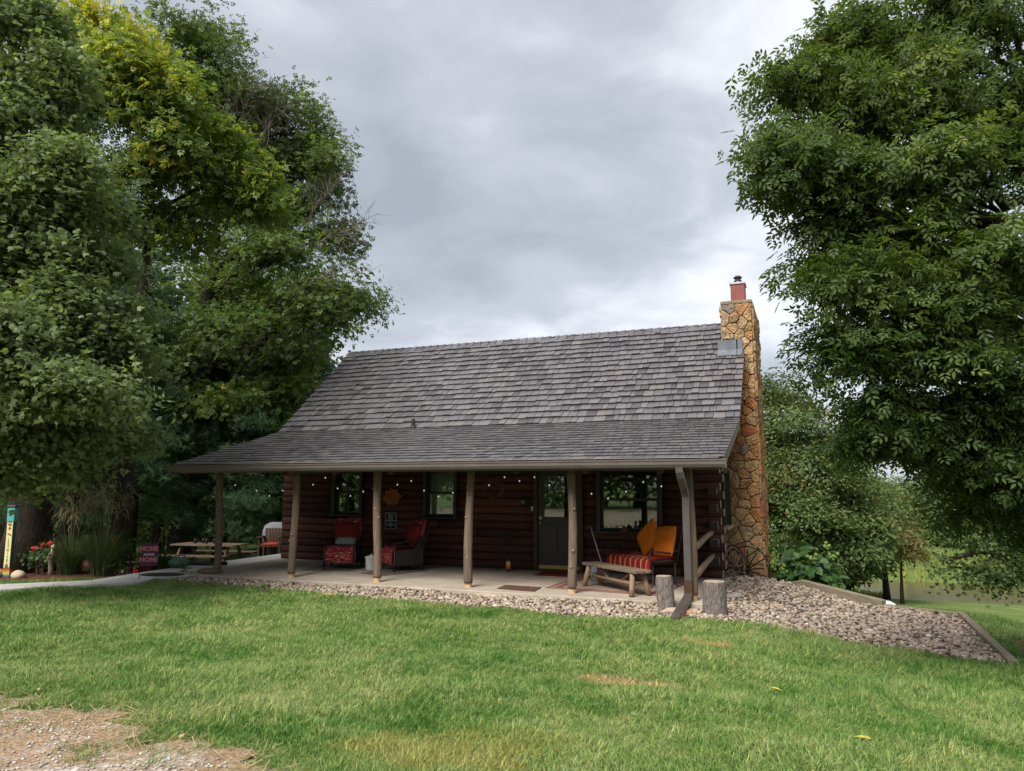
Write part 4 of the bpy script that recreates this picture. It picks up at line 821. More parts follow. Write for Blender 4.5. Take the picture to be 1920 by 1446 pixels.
t=thing('garden_flag','purple garden flag lettered in pink on a thin stake by the path','garden flag',(-.72,-1.2,-.05),rad(22))
m=MB(); m.tube([(-.02,0,0),(-.02,0,.72),(.32,0,.72)],.006,6); m.tube([(.32,0,.72),(.335,0,.72)],.012,6); m.build('stake',iron,t,True)
m=MB(); P=[];nn=6
for k in range(nn):
    for z in (.28,.50,.70): P.append((.0+.30*k/(nn-1),-.008+.008*math.sin(k*1.4+z*3),z))
F=[(k*3+i,(k+1)*3+i,(k+1)*3+i+1,k*3+i+1) for k in range(nn-1) for i in range(2)]; o=len(P); m.add(P+[(x,y+.004,z) for x,y,z in P],F+[tuple(o+a for a in f[::-1]) for f in F])
m.build('cloth',mottled('flag_purple',(.06,.025,.06),(.12,.05,.10),14,.9,.1,.1),t)
pink=plain('flag_pink',(.55,.18,.2),.9,.1); lettering('HOME',.125,pink,t,(.15,-.022,.60),bold=.003); lettering('sweet',.085,chalk,t,(.15,-.022,.50)); lettering('HOME',.125,pink,t,(.15,-.022,.395),bold=.003)
t=thing('garden_statue','small weathered standing statue among the red flowers','statue',(-3.45,-1.0,float(gz(-3.45,-1))))
m=MB(); m.tube([(0,0,0),(.01,0,.12),(-.01,0,.26),(.01,0,.36),(.015,0,.46),(.02,0,.50),(.02,0,.53)],[.055,.05,.052,.075,.06,.03,.035],10,True,.8); m.build('body',mottled('statue_stone',(.3,.24,.17),(.5,.42,.32),9),t,True)
m=MB(); m.ball((.03,0,.57),(.05,.05,.06)); m.tube([(-.05,0,.44),(-.08,-.03,.36),(-.03,-.06,.30)],.02,6); m.build('head_and_arm',MT['statue_stone'],t,True)
# picnic table, chair, grill, blower
DL=21.5
p=at(392,1050,DL); t=thing('picnic_table','low wooden picnic table with attached benches past the path','picnic table',(p[0],p[1],float(gz(p[0],p[1]))),rad(8)); hT=.60
for k in range(5): m=MB(); m.cbox((0,-.30+.15*k,hT),(1.9,.135,.04),.006); m.build('plank',wood_bench,t)
for sy in (-1,1):
    for k in range(2): m=MB(); m.cbox((0,sy*(.62+.14*k),.36),(1.9,.125,.04),.006); m.build('seat_plank',wood_bench,t)
for sx in (-.7,.7):
    for sy in (-1,1): m=MB(); m.cbox((sx,sy*.36,hT/2-.02),(.045,.09,hT*1.12),.006,(sy*rad(28),0,0)); m.build('leg',wood_bench,t)
    m=MB(); m.cbox((sx+.045,0,.32),(.04,1.5,.08),.006); m.build('crossbar',wood_bench,t)
for k in range(4): m=MB(); m.lathe((-.45+.17*k,.1*(k%2),hT+.02),[(.035,0),(.038,.11),(.02,.13)],8); o=m.build('jar',iron,None,True,tuple(Vector(t.location))); tag(o,'small dark jar standing on the picnic table','jar','jars on the picnic table'); o.rotation_euler=t.rotation_euler
p=at(508,1045,DL-.2); zc=float(gz(p[0],p[1])); t=thing('slat_chair','tall brown slatted garden chair with a red seat pad','chair',(p[0],p[1],zc),rad(24))
cw=plain('chair_brown',(.075,.042,.026),.7,.25)
for k in range(6): m=MB(); m.cbox((-.21+.084*k,.22,.63),(.07,.02,.44),.005,(rad(-8),0,0)); m.build('slat',cw,t)
m=MB(); m.cbox((0,0,.40),(.54,.5,.04),.006); m.build('seat',cw,t); m=MB(); cushion(m,(0,-.02,.445),(.5,.46,.07)); m.build('seat_pad',mottled('pad_red',(.32,.03,.025),(.42,.05,.04),7),t,True)
for sx in (-.27,.27):
    for y in (-.22,.24): m=MB(); m.cbox((sx,y,.31),(.05,.06,.62),.005); m.build('leg',cw,t)
    m=MB(); m.cbox((sx*1.05,0,.63),(.1,.58,.03),.006); m.build('armrest',cw,t)
b=Vector((p[0],p[1],zc))+Matrix.Rotation(rad(24),3,'Z')@Vector((0,.62,0)); t=thing('covered_grill','barbecue grill under a grey fabric cover behind the slatted chair','grill',(b.x,b.y,float(gz(b.x,b.y))),rad(24))
m=MB(); m.add([(x*k,y*k2,z) for z,k,k2 in ((.60,1.05,1),(.92,1.1,1.02),(1.08,.98,.9),(1.16,.6,.5)) for x,y in ((-.33,-.24),(-.1,-.27),(.12,-.26),(.33,-.24),(.33,.24),(0,.26),(-.33,.24))],[(k*7+i,k*7+(i+1)%7,k*7+7+(i+1)%7,k*7+7+i) for k in range(3) for i in range(7)]+[tuple(21+i for i in range(7))]); m.build('cover',mottled('grill_cover',(.15,.155,.17),(.25,.26,.28),4,.7,.2,.5,.03),t,True)
m=MB(); m.cbox((0,0,.28),(.5,.4,.5),.01); m.build('cabinet',black_metal,t)
t=thing('leaf_blower','green and grey leaf blower with black tube lying on the path','leaf blower',(-1.45,.55,-.015),rad(40))
m=MB(); m.tube([(-.28,0,.10),(-.2,0,.12),(-.05,0,.12),(.08,0,.11),(.14,0,.10)],[.05,.10,.115,.09,.055],10); m.build('body',plain('blower_green',(.05,.14,.09),.5,.35),t,True)
m=MB(); m.tube([(-.22,0,.17),(-.16,0,.26),(.02,0,.27),(.1,0,.16)],.02,7); m.build('handle',plain('blower_grey',(.16,.19,.19),.5,.3),t,True)
m=MB(); m.tube([(.1,0,.10),(.4,0,.08),(.9,0,.065)],[.055,.05,.045],10); m.build('blower_tube',black_metal,t,True)
m=MB(); m.lathe((-.1,-.1,.12),[(.07,-.02),(.07,.02)],12); m.build('intake',MT['blower_grey'],t)
mat_rug('oval_mat','dark oval rubber mat lying on the path by the garden flag',[(-.85+.42*math.cos(a)+.1*math.sin(a),-.55+.30*math.sin(a)) for a in np.linspace(0,2*PI,17)[:-1]],plain('rubber',(.03,.03,.033),.8,.2),None,'mat',.012)
bpy.data.objects['oval_mat'].location.z=-.014
t=thing('red_planter','low red planter box behind the garden flag','planter',(-2.15,-.0,float(gz(-2.15,0))),rad(20)); m=MB(); m.box((0,0,.09),(.5,.2,.18),None,1.1); m.build('box',plain('planter_red',(.16,.02,.02),.6,.3),t); m=MB(); m.box((0,0,.187),(.5,.19,.012)); m.build('soil',MT['mulch'],t)
# ---------------------------------------------------------------- trees
LEAF_D=([(0,0,0),(.28,.45,.05),(0,1,-.04),(-.28,.45,.05)],[(0,1,2),(0,2,3)])                     # simple lens leaf
def ash_leaf():
    V=[];F=[]
    def leaflet(bx,by,ang,l,w_,z):
        b=len(V);ca,sa=math.cos(ang),math.sin(ang)
        for x,y,zz in ((0,0,0),(w_,.38*l,.03),(w_*.75,.68*l,.0),(0,l,-.05),(-w_*.75,.68*l,.0),(-w_,.38*l,.03)): V.append((bx+x*ca+y*sa,by-x*sa+y*ca,zz+z))
        F.extend([(b,b+1,b+2,b+3),(b,b+3,b+4,b+5)])
    leaflet(0,.62,0,.42,.085,-.05)
    for k,y in enumerate((.22,.50)):
        for s in (-1,1): leaflet(.01*s,y,s*rad(58-8*k),.37,.078,-.02*k)
    return V,F
ASH=ash_leaf()
def ash_far():
    V=[];F=[]
    for bx,by,ang,l,w_ in ((0,.55,0,.45,.12),(.01,.45,rad(45),.42,.11),(-.01,.45,-rad(45),.42,.11),(.01,.2,rad(62),.42,.11),(-.01,.2,-rad(62),.42,.11)):
        b=len(V);ca,sa=math.cos(ang),math.sin(ang)
        for x,y,z in ((0,0,0),(w_,.45*l,.03),(0,l,-.06),(-w_,.45*l,.03)): V.append((bx+x*ca+y*sa,by-x*sa+y*ca,z-.1*by))
        F.append((b,b+1,b+2,b+3))
    return V,F
ASHF=ash_far()
def maple_leaf():
    o=[(0,-.02),(.10,.05),(.34,.02),(.25,.20),(.50,.42),(.27,.44),(.20,.62),(0,1.0),(-.20,.62),(-.27,.44),(-.50,.42),(-.25,.20),(-.34,.02),(-.10,.05)]
    V=[(x,y,-.22*abs(x)-.10*y*y) for x,y in o]+[(0,.33,.02)]; c=len(o); return V,[(i,(i+1)%c,c) for i in range(c)]
MAPLE=maple_leaf()
def maple_small():
    o=[(0,0),(.36,.08),(.46,.45),(.18,.5),(0,1),(-.18,.5),(-.46,.45),(-.36,.08)]; return [(x,y,-.2*abs(x)) for x,y in o]+[(0,.35,.03)],[(i,(i+1)%8,8) for i in range(8)]
def blobs_px(L_): return [(at(px,py,d),rp*d/FPX,asp,n,t) for px,py,d,rp,asp,n,t in L_]
def crown(name,blobs,leaf,size,per,cr,mat,parent,origin,rng,droop=.35,flat=.5,shell=.45,up=1.0,rn=.6,tv_=.12):
    tv,tf=leaf; P=[];Nn=[];Dd=[];T=[];cl=[]
    for c,r,asp,n,t in blobs:
        nb=max(4,n//4); bd=nrm(rng.normal(size=(nb,3))); br=r*rng.uniform(.72,1.12,nb); bi=rng.integers(0,nb,n); dv=bd[bi]
        cc=c+dv*(br[bi]*(shell+(1.05-shell)*rng.random(n)**.8))[:,None]*np.array([1,1,asp])+rng.normal(size=(n,3))*.13*r*np.array([1,1,.5*asp]); cl.append(cc)
        m_=np.maximum(3,(per*rng.uniform(.5,1.5,n))).astype(int); idx=np.repeat(np.arange(n),m_); k=len(idx)
        out=nrm(dv*np.array([1,1,.35])); off=np.clip(rng.normal(size=(k,3)),-1.7,1.7)*np.array([cr,cr,cr*flat]); ax=out[idx]*rng.uniform(-1,1.1,k)[:,None]*cr
        p=cc[idx]+off+ax; p[:,2]-=droop*np.maximum(0,np.linalg.norm((off+ax)[:,:2],axis=1)-cr*.3)
        P.append(p); Nn.append(nrm(np.array([0,0,up*.75])+.7*dv[idx]+rng.normal(size=(k,3))*rn)); Dd.append(nrm(out[idx]*.9+rng.normal(size=(k,3))*.7+np.array([0,0,-.45])))
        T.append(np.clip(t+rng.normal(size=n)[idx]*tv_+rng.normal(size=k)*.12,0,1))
    P=np.concatenate(P);Nn=np.concatenate(Nn);Dd=np.concatenate(Dd);T=np.concatenate(T)
    Dd=nrm(Dd-Nn*(Dd*Nn).sum(1,keepdims=True)); Xx=np.cross(Dd,Nn)
    keep=P[:,2]>gz(P[:,0],P[:,1])+.15; P,Nn,Dd,Xx,T=P[keep],Nn[keep],Dd[keep],Xx[keep],T[keep]
    me=scatter(name,tv,tf,P-np.asarray(origin),Xx,Dd,Nn,size*rng.uniform(.65,1.2,len(P)),T,mat); link(name,me,parent); return cl
def limb(m,a,b,r0,r1,rng,sag=.08,n=5):
    a=np.asarray(a,float);b=np.asarray(b,float);L_=np.linalg.norm(b-a);pts=[]
    for i in range(n):
        s=i/(n-1);p=a+(b-a)*s; p=p+rng.normal(size=3)*L_*.035*(0<i<n-1); p[2]+=sag*L_*math.sin(PI*s); pts.append(tuple(p))
    m.tube(pts,[r0+(r1-r0)*i/(n-1) for i in range(n)],7 if r0>.05 else 4)
def tree(name,label,base,r0,blobs,leaf,size,per,cr,mat,seed,group=None,barkm=None,twigs=10,lean=(0,0),fork=.35,cat='tree',dead=(),**kw):
    rng=np.random.default_rng(seed); base=np.array([base[0],base[1],float(gz(base[0],base[1]))-.1 if len(base)<3 else base[2]])
    t=thing(name,label,cat,base,0,group); cl=crown('crown',blobs,leaf,size,per,cr,mat,t,base,rng,**kw)
    cen=np.mean([b[0] for b in blobs],0); ztop=max(b[0][2] for b in blobs); m=MB()
    def tp(s): return np.array([base[0]+(cen[0]-base[0])*.6*s**1.5+lean[0]*s,base[1]+(cen[1]-base[1])*.6*s**1.5+lean[1]*s,base[2]+(ztop-base[2])*s])
    pts=[tp(s)-base for s in np.linspace(0,.8,9)]; rs=[r0*(1.25 if i==0 else 1)*(1-.86*i/8) for i in range(9)]
    m.tube([tuple(p) for p in pts],rs,14,True,1,.06)
    for (c,r,asp,n,tt),cc in zip(blobs,cl):
        s=np.clip((c[2]-.45*np.linalg.norm((c-tp(.4))[:2])-base[2])/(ztop-base[2]),fork*.6,.9); a=tp(s); rb=max(.02,r0*(1-.86*s)*.55)
        limb(m,a-base,c-base,rb,rb*.35,rng,.1,6)
        for q in cc[rng.permutation(len(cc))[:twigs]]: limb(m,(a+(c-a)*rng.uniform(.55,1))-base,q-base,max(.008,rb*.25),.005,rng,.03,4)
    m.build('trunk',barkm or bark,t,True)
    if dead:
        dm=MB()
        for a,dr,L_,nb in dead:
            a=np.asarray(a);dr=nrm(np.asarray(dr,float));b=a+dr*L_; limb(dm,a-base,b-base,.035,.008,rng,.02,5)
            for k in range(nb):
                s=rng.uniform(.25,1);q=a+(b-a)*s; e_=q+nrm(dr+rng.normal(size=3)*.75)*L_*rng.uniform(.25,.6); limb(dm,q-base,e_-base,.012,.004,rng,.02,4)
                for k2 in range(3): e2=q+(e_-q)*rng.uniform(.3,.9); limb(dm,e2-base,e2-base+nrm(e_-q+rng.normal(size=3)*L_*.3)*L_*.22,.005,.002,rng,.0,3)
        dm.build('dead_branches',bark_pale,t)
    return t
M_MAPLE=leafmat('maple_leaf',[(0,(.078,.115,.044)),(.35,(.125,.172,.066)),(.7,(.17,.22,.092)),(1,(.21,.25,.105))],.48,.55,.3)
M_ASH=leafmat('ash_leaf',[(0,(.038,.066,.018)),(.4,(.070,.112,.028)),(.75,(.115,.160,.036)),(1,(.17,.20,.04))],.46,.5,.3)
M_ASHL=leafmat('back_ash_leaf',[(0,(.070,.078,.032)),(.3,(.080,.125,.034)),(.55,(.120,.172,.040)),(.8,(.175,.25,.040)),(1,(.42,.38,.05))],.46,.5,.3)
M_FAR=leafmat('far_leaf',[(0,(.058,.088,.030)),(.35,(.098,.142,.048)),(.65,(.138,.182,.062)),(.88,(.16,.16,.06)),(1,(.22,.13,.05))],.38,.6,.2)
M_PINE=leafmat('pine_needle',[(0,(.036,.072,.036)),(.5,(.070,.13,.066)),(1,(.12,.19,.105))],.42,.6,.2)
# near ash on the right, trunk just outside the frame
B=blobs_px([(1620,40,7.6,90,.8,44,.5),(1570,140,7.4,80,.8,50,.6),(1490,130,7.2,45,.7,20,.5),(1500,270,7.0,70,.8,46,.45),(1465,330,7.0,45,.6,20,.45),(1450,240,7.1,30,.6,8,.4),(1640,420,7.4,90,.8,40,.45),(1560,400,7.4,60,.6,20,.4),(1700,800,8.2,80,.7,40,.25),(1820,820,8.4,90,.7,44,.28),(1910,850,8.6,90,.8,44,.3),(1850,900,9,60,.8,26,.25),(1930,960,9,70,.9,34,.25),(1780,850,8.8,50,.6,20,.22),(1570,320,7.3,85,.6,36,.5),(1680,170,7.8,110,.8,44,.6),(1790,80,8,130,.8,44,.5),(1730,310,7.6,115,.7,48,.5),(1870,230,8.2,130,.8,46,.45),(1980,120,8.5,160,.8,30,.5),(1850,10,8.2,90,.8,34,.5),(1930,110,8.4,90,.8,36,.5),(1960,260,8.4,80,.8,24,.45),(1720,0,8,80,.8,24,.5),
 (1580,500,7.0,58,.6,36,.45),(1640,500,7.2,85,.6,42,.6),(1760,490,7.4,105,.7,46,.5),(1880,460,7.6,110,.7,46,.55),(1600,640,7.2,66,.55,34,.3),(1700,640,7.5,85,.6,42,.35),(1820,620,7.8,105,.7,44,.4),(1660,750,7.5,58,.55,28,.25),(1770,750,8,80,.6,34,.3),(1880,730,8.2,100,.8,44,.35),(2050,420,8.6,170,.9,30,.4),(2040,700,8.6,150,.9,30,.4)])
rt=at(2230,900,9.4)
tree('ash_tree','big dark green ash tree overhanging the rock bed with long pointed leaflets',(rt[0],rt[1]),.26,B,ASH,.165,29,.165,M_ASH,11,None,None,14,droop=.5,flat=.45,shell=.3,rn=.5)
# maple on the left
mb=(-4.55,-.75)
rng=np.random.default_rng(77); BL_=[]
for py,xr,d in ((20,110,15),(110,125,14.6),(200,120,14.2),(290,170,13.8),(380,215,13.4),(470,235,13.2),(560,255,13.0),(650,265,13.0),(730,290,13.0),(800,285,13.2),(860,110,13.6)):
    x=-15+rng.uniform(-20,20)
    while x<xr: BL_.append((x,py+rng.uniform(-22,22),d+rng.uniform(-.5,.9)+(x>150)*.6,rng.uniform(70,92) if x<xr-60 else 58,.62 if py<700 else .42,46,.5+rng.uniform(-.12,.14))); x+=rng.uniform(70,100)
BL_+=[(-180,300,15,220,.9,44,.45),(-180,660,14,180,.7,36,.45)]
B=blobs_px(BL_)
tree('maple_tree','large leafy maple with thick furrowed trunk behind the painted garden pole',mb,.50,B,maple_small(),.108,46,.24,M_MAPLE,12,None,None,6,droop=.4,flat=.5,shell=.25,rn=.65)
# big ash behind the cabin's left end
ab=at(345,950,25)
B=blobs_px([(330,60,25,80,.9,34,.35),(420,130,25,80,.9,34,.35),(500,190,24.5,70,.9,24,.12),(560,250,24.5,70,.9,30,.3),(610,320,24,60,1,22,.33),(620,420,24,50,1,14,.35),(560,360,24.5,70,.8,34,.3),(450,420,25,90,.8,44,.35),(430,230,25.5,90,.9,44,.25),(500,290,25.5,80,.9,40,.2),(360,170,25.5,90,.9,36,.35),(450,330,26,90,.9,40,.2),(520,490,24,85,.7,30,.42),(585,560,23.5,55,.6,24,.3),(640,550,23,46,.7,24,.32),(620,600,23,36,.7,14,.25),(430,560,24.5,100,.8,40,.38),(350,640,24.5,110,.8,40,.3),(480,640,24,90,.7,36,.38),(560,650,24,55,.7,18,.3),(420,740,24.5,80,.7,30,.5),(520,740,25,70,.6,26,.5),(330,770,24.5,80,.7,26,.35),(250,650,25,110,.9,34,.3)])
dd=[(at(430,330,24),(.3,-.1,1),2.4,26),(at(470,320,24),(.55,-.1,.9),2.2,26),(at(400,320,24.2),(-.2,-.1,1),1.8,18),(at(560,430,23.5),(.8,0,.75),2.0,22),(at(580,460,23.5),(1,0,.25),1.9,22),(at(560,530,23),(1,0,.1),2.2,14)]
tree('ash_tree','tall ash tree with dead bare twigs behind the left end of the cabin roof',(ab[0],ab[1]),.38,B,ASHF,.25,52,.40,M_ASHL,13,None,None,9,droop=.3,flat=.5,shell=.35,dead=dd)
yb=at(230,950,18.8)
B=blobs_px([(240,160,18,90,.8,60,.75),(200,30,18.5,45,.9,24,.97),(225,80,18.3,55,.9,26,.85),(310,200,18,75,.7,50,.7),(350,290,18,75,.6,46,.62),(410,270,18,40,.6,20,.62),(470,335,18,45,.7,24,.62),(260,310,18,90,.7,50,.62),(300,410,18.5,85,.7,44,.5),(500,385,18.5,36,.6,16,.5),(420,370,18.5,55,.6,26,.5),(180,200,18.5,90,.8,46,.55)])
tree('ash_tree','yellow green ash tree rising between the maple and the dead twigs',(yb[0],yb[1]),.22,B,ASHF,.24,36,.30,M_ASHL,14,None,None,9,droop=.3,flat=.5,shell=.3)
# pines
def tuft(): 
    rng=np.random.default_rng(3);V=[];F=[]
    for k in range(9):
        dv=nrm(rng.normal(size=3)+np.array([0,.9,.25])); s=nrm(np.cross(dv,rng.normal(size=3)))*.048; b=len(V); V+= [tuple(-s),tuple(s),tuple(dv*rng.uniform(.75,1.1))]; F.append((b,b+1,b+2))
    return V,F
TUFT=tuft()
def pine(label,px,d,h,r,seed,zlow=2.2,dens=1.0,t0=.5,r0=.2):
    rng=np.random.default_rng(seed); b=at(px,950,d); z0=float(gz(b[0],b[1]))-.1; base=np.array([b[0],b[1],z0]); t=thing('pine_tree',label,'tree',base,0,'pines standing behind the picnic table')
    m=MB(); m.tube([(0,0,0),(.02,0,h*.3),(0,.03,h*.7),(0,0,h)],[r0*1.15,r0*.85,r0*.45,.02],10,True,1,.06); P=[];Dv=[];T=[]; z=zlow
    while z<h-.4:
        k=rng.integers(4,6);L0=r*(1-((z-zlow)/(h-zlow))**1.4)*rng.uniform(.8,1.1)+.25;a0=rng.uniform(0,6)
        for i in range(k):
            a=a0+2*PI*i/k+rng.normal()*.2;L_=L0*rng.uniform(.75,1.15);dr=np.array([math.cos(a),math.sin(a),rng.uniform(-.05,.22)]); s0=np.array([0,0,z]); limb(m,s0,s0+dr*L_,.035,.008,rng,-.05,4)
            nt_=int(46*L_*dens); s=rng.uniform(.38,1.02,nt_); lat=rng.normal(size=(nt_,3))*np.array([.24,.24,.13])*L_*.42; P.append(s0+dr*L_*s[:,None]+lat+np.array([0,0,.06])); Dv.append(nrm(dr+lat*1.2+rng.normal(size=(nt_,3))*.4+np.array([0,0,.25]))); T.append(np.clip(t0+rng.normal()*.18+rng.normal(size=nt_)*.12,0,1))
        for q in range(2):
            a=rng.uniform(0,2*PI); limb(m,(0,0,z-.2),(math.cos(a)*L0*.6,math.sin(a)*L0*.6,z-.3),.02,.006,rng,0,3)
        z+=rng.uniform(.42,.62)
    P=np.concatenate(P);Dv=np.concatenate(Dv);T=np.concatenate(T);N_=nrm(np.cross(Dv,rng.normal(size=Dv.shape)));X_=np.cross(Dv,N_)
    link('crown',scatter('crown',TUFT[0],TUFT[1],P,X_,Dv,N_,rng.uniform(.15,.24,len(P)),T,M_PINE),t); m.build('trunk',bark,t,True); return t
for i,(lab,px,d,h,r,zl,dn,t0) in enumerate((('soft bluish pine right behind the slatted chair',500,25.5,9.0,2.9,.9,1.25,.62),('bluish pine left of the porch end post',415,25,9.2,2.6,1.3,1.1,.5),('pine with bare lower trunk behind the picnic table',360,27,10,2.7,1.7,1.0,.4),('pine with dark straight trunk behind the garden flag',245,25,10,2.8,2.3,1.0,.42),('dark trunked pine between the two plume grasses',130,23,10.5,2.6,2.4,.9,.4),('dark trunked pine beside the maple trunk',75,24,10.5,2.7,2.4,.9,.38),('pine with low limbs in the shade beyond the path',300,30,10,3.0,1.4,.9,.35),('distant shaded pine behind the plume grasses',185,31,10.5,3.0,1.6,.9,.33),('slim pine at the corner of the log wall',560,29,10,2.8,.8,.9,.55),('shaded pine deep behind the maple trunk',20,30,10.5,3.0,1.4,.9,.3),('pale pine crown rising over the left roof edge',575,27,8.6,2.4,1.0,1.0,.75))):
    pine(lab,px,d,h,r,100+i,zl,dn,t0)
# backing woodland on the left: a far mass seen only through gaps
rng=np.random.default_rng(55); bw=[(at(px,py,d),r,.9,n,t) for px,py,d,r,n,t in [(x,y,38+rng.uniform(-2,3),2.6,46,.15+.2*rng.random()) for x in range(-250,680,85) for y in (1010,930,840,740,640,520)]]
t=thing('woodland','dark background woodland behind the pines','woodland',(at(250,1000,38)[0],at(250,1000,38)[1],-1)); tag(t,kind='stuff'); crown('foliage',bw,LEAF_D,.34,30,.55,M_FAR,t,t.location,rng,shell=.2)
# right background trees
def mid(label,px,py0,d,blobs,seed,size=.17,per=34,cr=.42,r0=.22,grp='trees between the chimney and the pond',**kw):
    b=at(px,py0,d); return tree('broadleaf_tree',label,(b[0],b[1]),r0,blobs_px(blobs),LEAF_D,size*.82,int(per*2.3),cr*.82,M_FAR,seed,grp,None,8,droop=.25,flat=.55,shell=.3,tv_=.2,**kw)
mid('tall round crowned tree right behind the stone chimney',1470,1080,30,[(1450,730,30,45,1,36,.4),(1490,780,29,55,1,44,.45),(1440,820,30,60,1,44,.4),(1520,840,29,60,.9,44,.42),(1470,900,28.5,70,.9,56,.42),(1540,910,28.5,65,.9,50,.4),(1450,980,28.5,65,.9,50,.3),(1530,990,28,65,.8,50,.35),(1470,1060,28,60,.7,40,.3),(1400,900,30,60,1,30,.4)],201,.19,36,.42)
mid('dense rounded tree left of the pond',1590,1080,31,[(1560,860,31,45,.9,34,.45),(1600,900,31,50,.9,40,.45),(1620,960,30,60,.9,50,.45),(1570,960,29.5,60,.9,50,.42),(1590,1020,29,50,.7,50,.3),(1640,990,30,36,.9,36,.33),(1550,1040,28.5,40,.7,34,.22),(1600,1040,29.5,22,.5,16,.2)],202,.19,36,.42)
mid('darker leaning tree at the pond edge with visible trunk',1662,1108,33,[(1660,940,34,40,1,32,.4),(1680,980,33.5,40,1,30,.4),(1660,1015,33,30,.8,26,.2),(1640,1062,32,26,.6,18,.3),(1600,1078,31,24,.5,16,.3),(1640,1035,32.5,16,.5,10,.12)],203,.19,34,.4,.14)
mid('small rust tinged tree beside the pond',1690,1105,31,[(1685,985,31,22,1,14,.95),(1695,1015,31,20,.8,14,.9),(1710,1035,30.5,18,.5,10,.85)],204,.17,26,.34,.08)
rng=np.random.default_rng(66)
for i,(lab,px,d,hy,r) in enumerate((('pale green tree on the far bank near the rust tinged tree',1700,62,930,55),('grey green willow like tree on the far bank',1745,60,975,60),('light tree on the far bank left of the drooping branches',1790,64,935,60),('dark tree on the far bank behind the drooping branches',1840,60,960,65),('tall far tree at the right on the opposite bank',1905,62,920,70),('far bank tree glimpsed between trunk and pond',1640,66,950,50),('far tree hidden mostly by the near ash leaves',1975,60,930,70))):
    mid(lab,px,1050,d,[(px,hy,d,r*.7,1,34,.5+.15*rng.random()),(px-25,hy+45,d,r*.75,.9,40,.45+.15*rng.random()),(px+28,hy+50,d,r*.75,.9,40,.4+.2*rng.random()),(px,hy+90,d-1,r*.7,.6,40,.35)],300+i,.34,24,.85,.3,'trees on the far bank')
# right tree with drooping limbs over the pond
b=at(2010,1100,19); tree('broadleaf_tree','dark tree with limbs drooping over the pond edge at the right',(b[0],b[1]),.25,blobs_px([(1720,840,18,40,.6,22,.3),(1760,960,17.5,34,.6,18,.3),(1860,860,18,70,.7,44,.3),(1780,860,17.5,45,.6,26,.35),(1900,940,18,70,.7,46,.25),(1820,930,17.5,50,.6,34,.3),(1740,910,17.5,40,.5,22,.3),(1890,1000,17.5,40,.6,26,.2),(1790,985,17,26,.5,12,.25),(1778,1050,16.8,10,1.4,5,.15),(1850,1080,16.8,14,1.8,10,.12),(1905,1060,17,26,.9,16,.2),(1960,960,18,90,.9,30,.25)]),maple_small(),.085,52,.24,M_FAR,210,None,None,8,droop=.5,flat=.5,shell=.3)
# trees across the drive, mirrored in the cabin's windows
for i,(x_,y_,h_) in enumerate(((-15,-21,10),(-23,-26,11),(-9,-33,9),(0,-34,10),(8,-36,9),(-4,-38,11))):
    c=np.array([x_,y_,0.0]); tree('broadleaf_tree',['spreading','tall','low','broad','slender','dense'][i]+' tree standing across the gravel drive, mirrored in the windows',(x_,y_),.3,[(c+np.array([0,0,h_*.5]),h_*.36,1,50,.4),(c+np.array([h_*.28,0,h_*.28]),h_*.3,.9,44,.5),(c+np.array([-h_*.3,.5,h_*.25]),h_*.3,.9,44,.35),(c+np.array([0,0,h_*.8]),h_*.22,1,24,.5)],LEAF_D,.5,16,1.0,M_FAR,400+i,'trees across the drive',None,6,shell=.3)
# hydrangea and plants
def bush(label,c,r,n,leaf,size,mat,seed,name='shrub',per=9,heads=None,cat='shrub',asp=.8,group=None,cr=.12):
    rng=np.random.default_rng(seed); base=np.array([c[0],c[1],float(gz(c[0],c[1]))]); t=thing(name,label,cat,base,0,group)
    cc=base+np.array([0,0,r*asp*.75]); cl=crown('foliage',[(cc,r,asp,n,.5)],leaf,size,per,cr,mat,t,base,rng,droop=.2,flat=.6,shell=.25)
    m=MB()
    for q in cl[0][:14]: limb(m,(rng.normal()*.06,rng.normal()*.06,0),q-base,.012,.005,rng,.05,4)
    m.build('stems',wood_bench,t)
    if heads:
        for k in range(heads[0]):
            q=cl[0][k]; dv=nrm(q-cc); p=cc+dv*r*np.array([1,1,asp])*1.02-base; m=MB()
            for j in range(12): o=rng.normal(size=3)*heads[1]*.45; m.ball(tuple(p+o),heads[1]*.42,5,4)
            m.build('flower_head',heads[2],t,True)
    return t
M_HYD=leafmat('hydrangea_leaf',[(0,(.025,.06,.018)),(.5,(.05,.11,.03)),(1,(.10,.17,.045))],.25,.5,.3)
BROAD=([(0,0,0),(.36,.25,.06),(.38,.6,.03),(0,1,-.1),(-.38,.6,.03),(-.36,.25,.06),(0,.45,-.03)],[(0,1,6),(1,2,6),(2,3,6),(3,4,6),(4,5,6),(5,0,6)])
hp=(11.0,5.65); bush('broad leaved hydrangea bush with lime green flower heads beside the chimney',hp,.78,90,BROAD,.20,M_HYD,61,'hydrangea',6,(7,.10,plain('lime_flower',(.13,.20,.05),.9,.1)),'shrub',.85)
red_fl=[plain('red_petal',(.50,.035,.03),.7,.2),plain('coral_petal',(.55,.10,.05),.7,.2)]
for lab,px,py,dst,r,sd,h in (('red rose bush between the garden pole and the statue',72,1075,19.0,.36,71,(6,.06,red_fl[0])),('red and coral rose bush right of the tall plume grass',228,1076,17.3,.40,72,(6,.055,red_fl[0]))):
    p=gp(px,py+4); bush(lab,p,r,34,BROAD,.075,M_HYD,sd,'rose_bush',10,h,'flower bush',1.15,'flowering rose bushes by the path')
for lab,px,py,r,sd in (('small grey green weed growing at the path edge',345,1082,.16,74),('low weed on the rock bed near the second post',495,1118,.10,75)): bush(lab,gp(px,py),r,20,LEAF_D,.06,M_HYD,sd,'weed',9,None,'plant',1.2,None,.05)
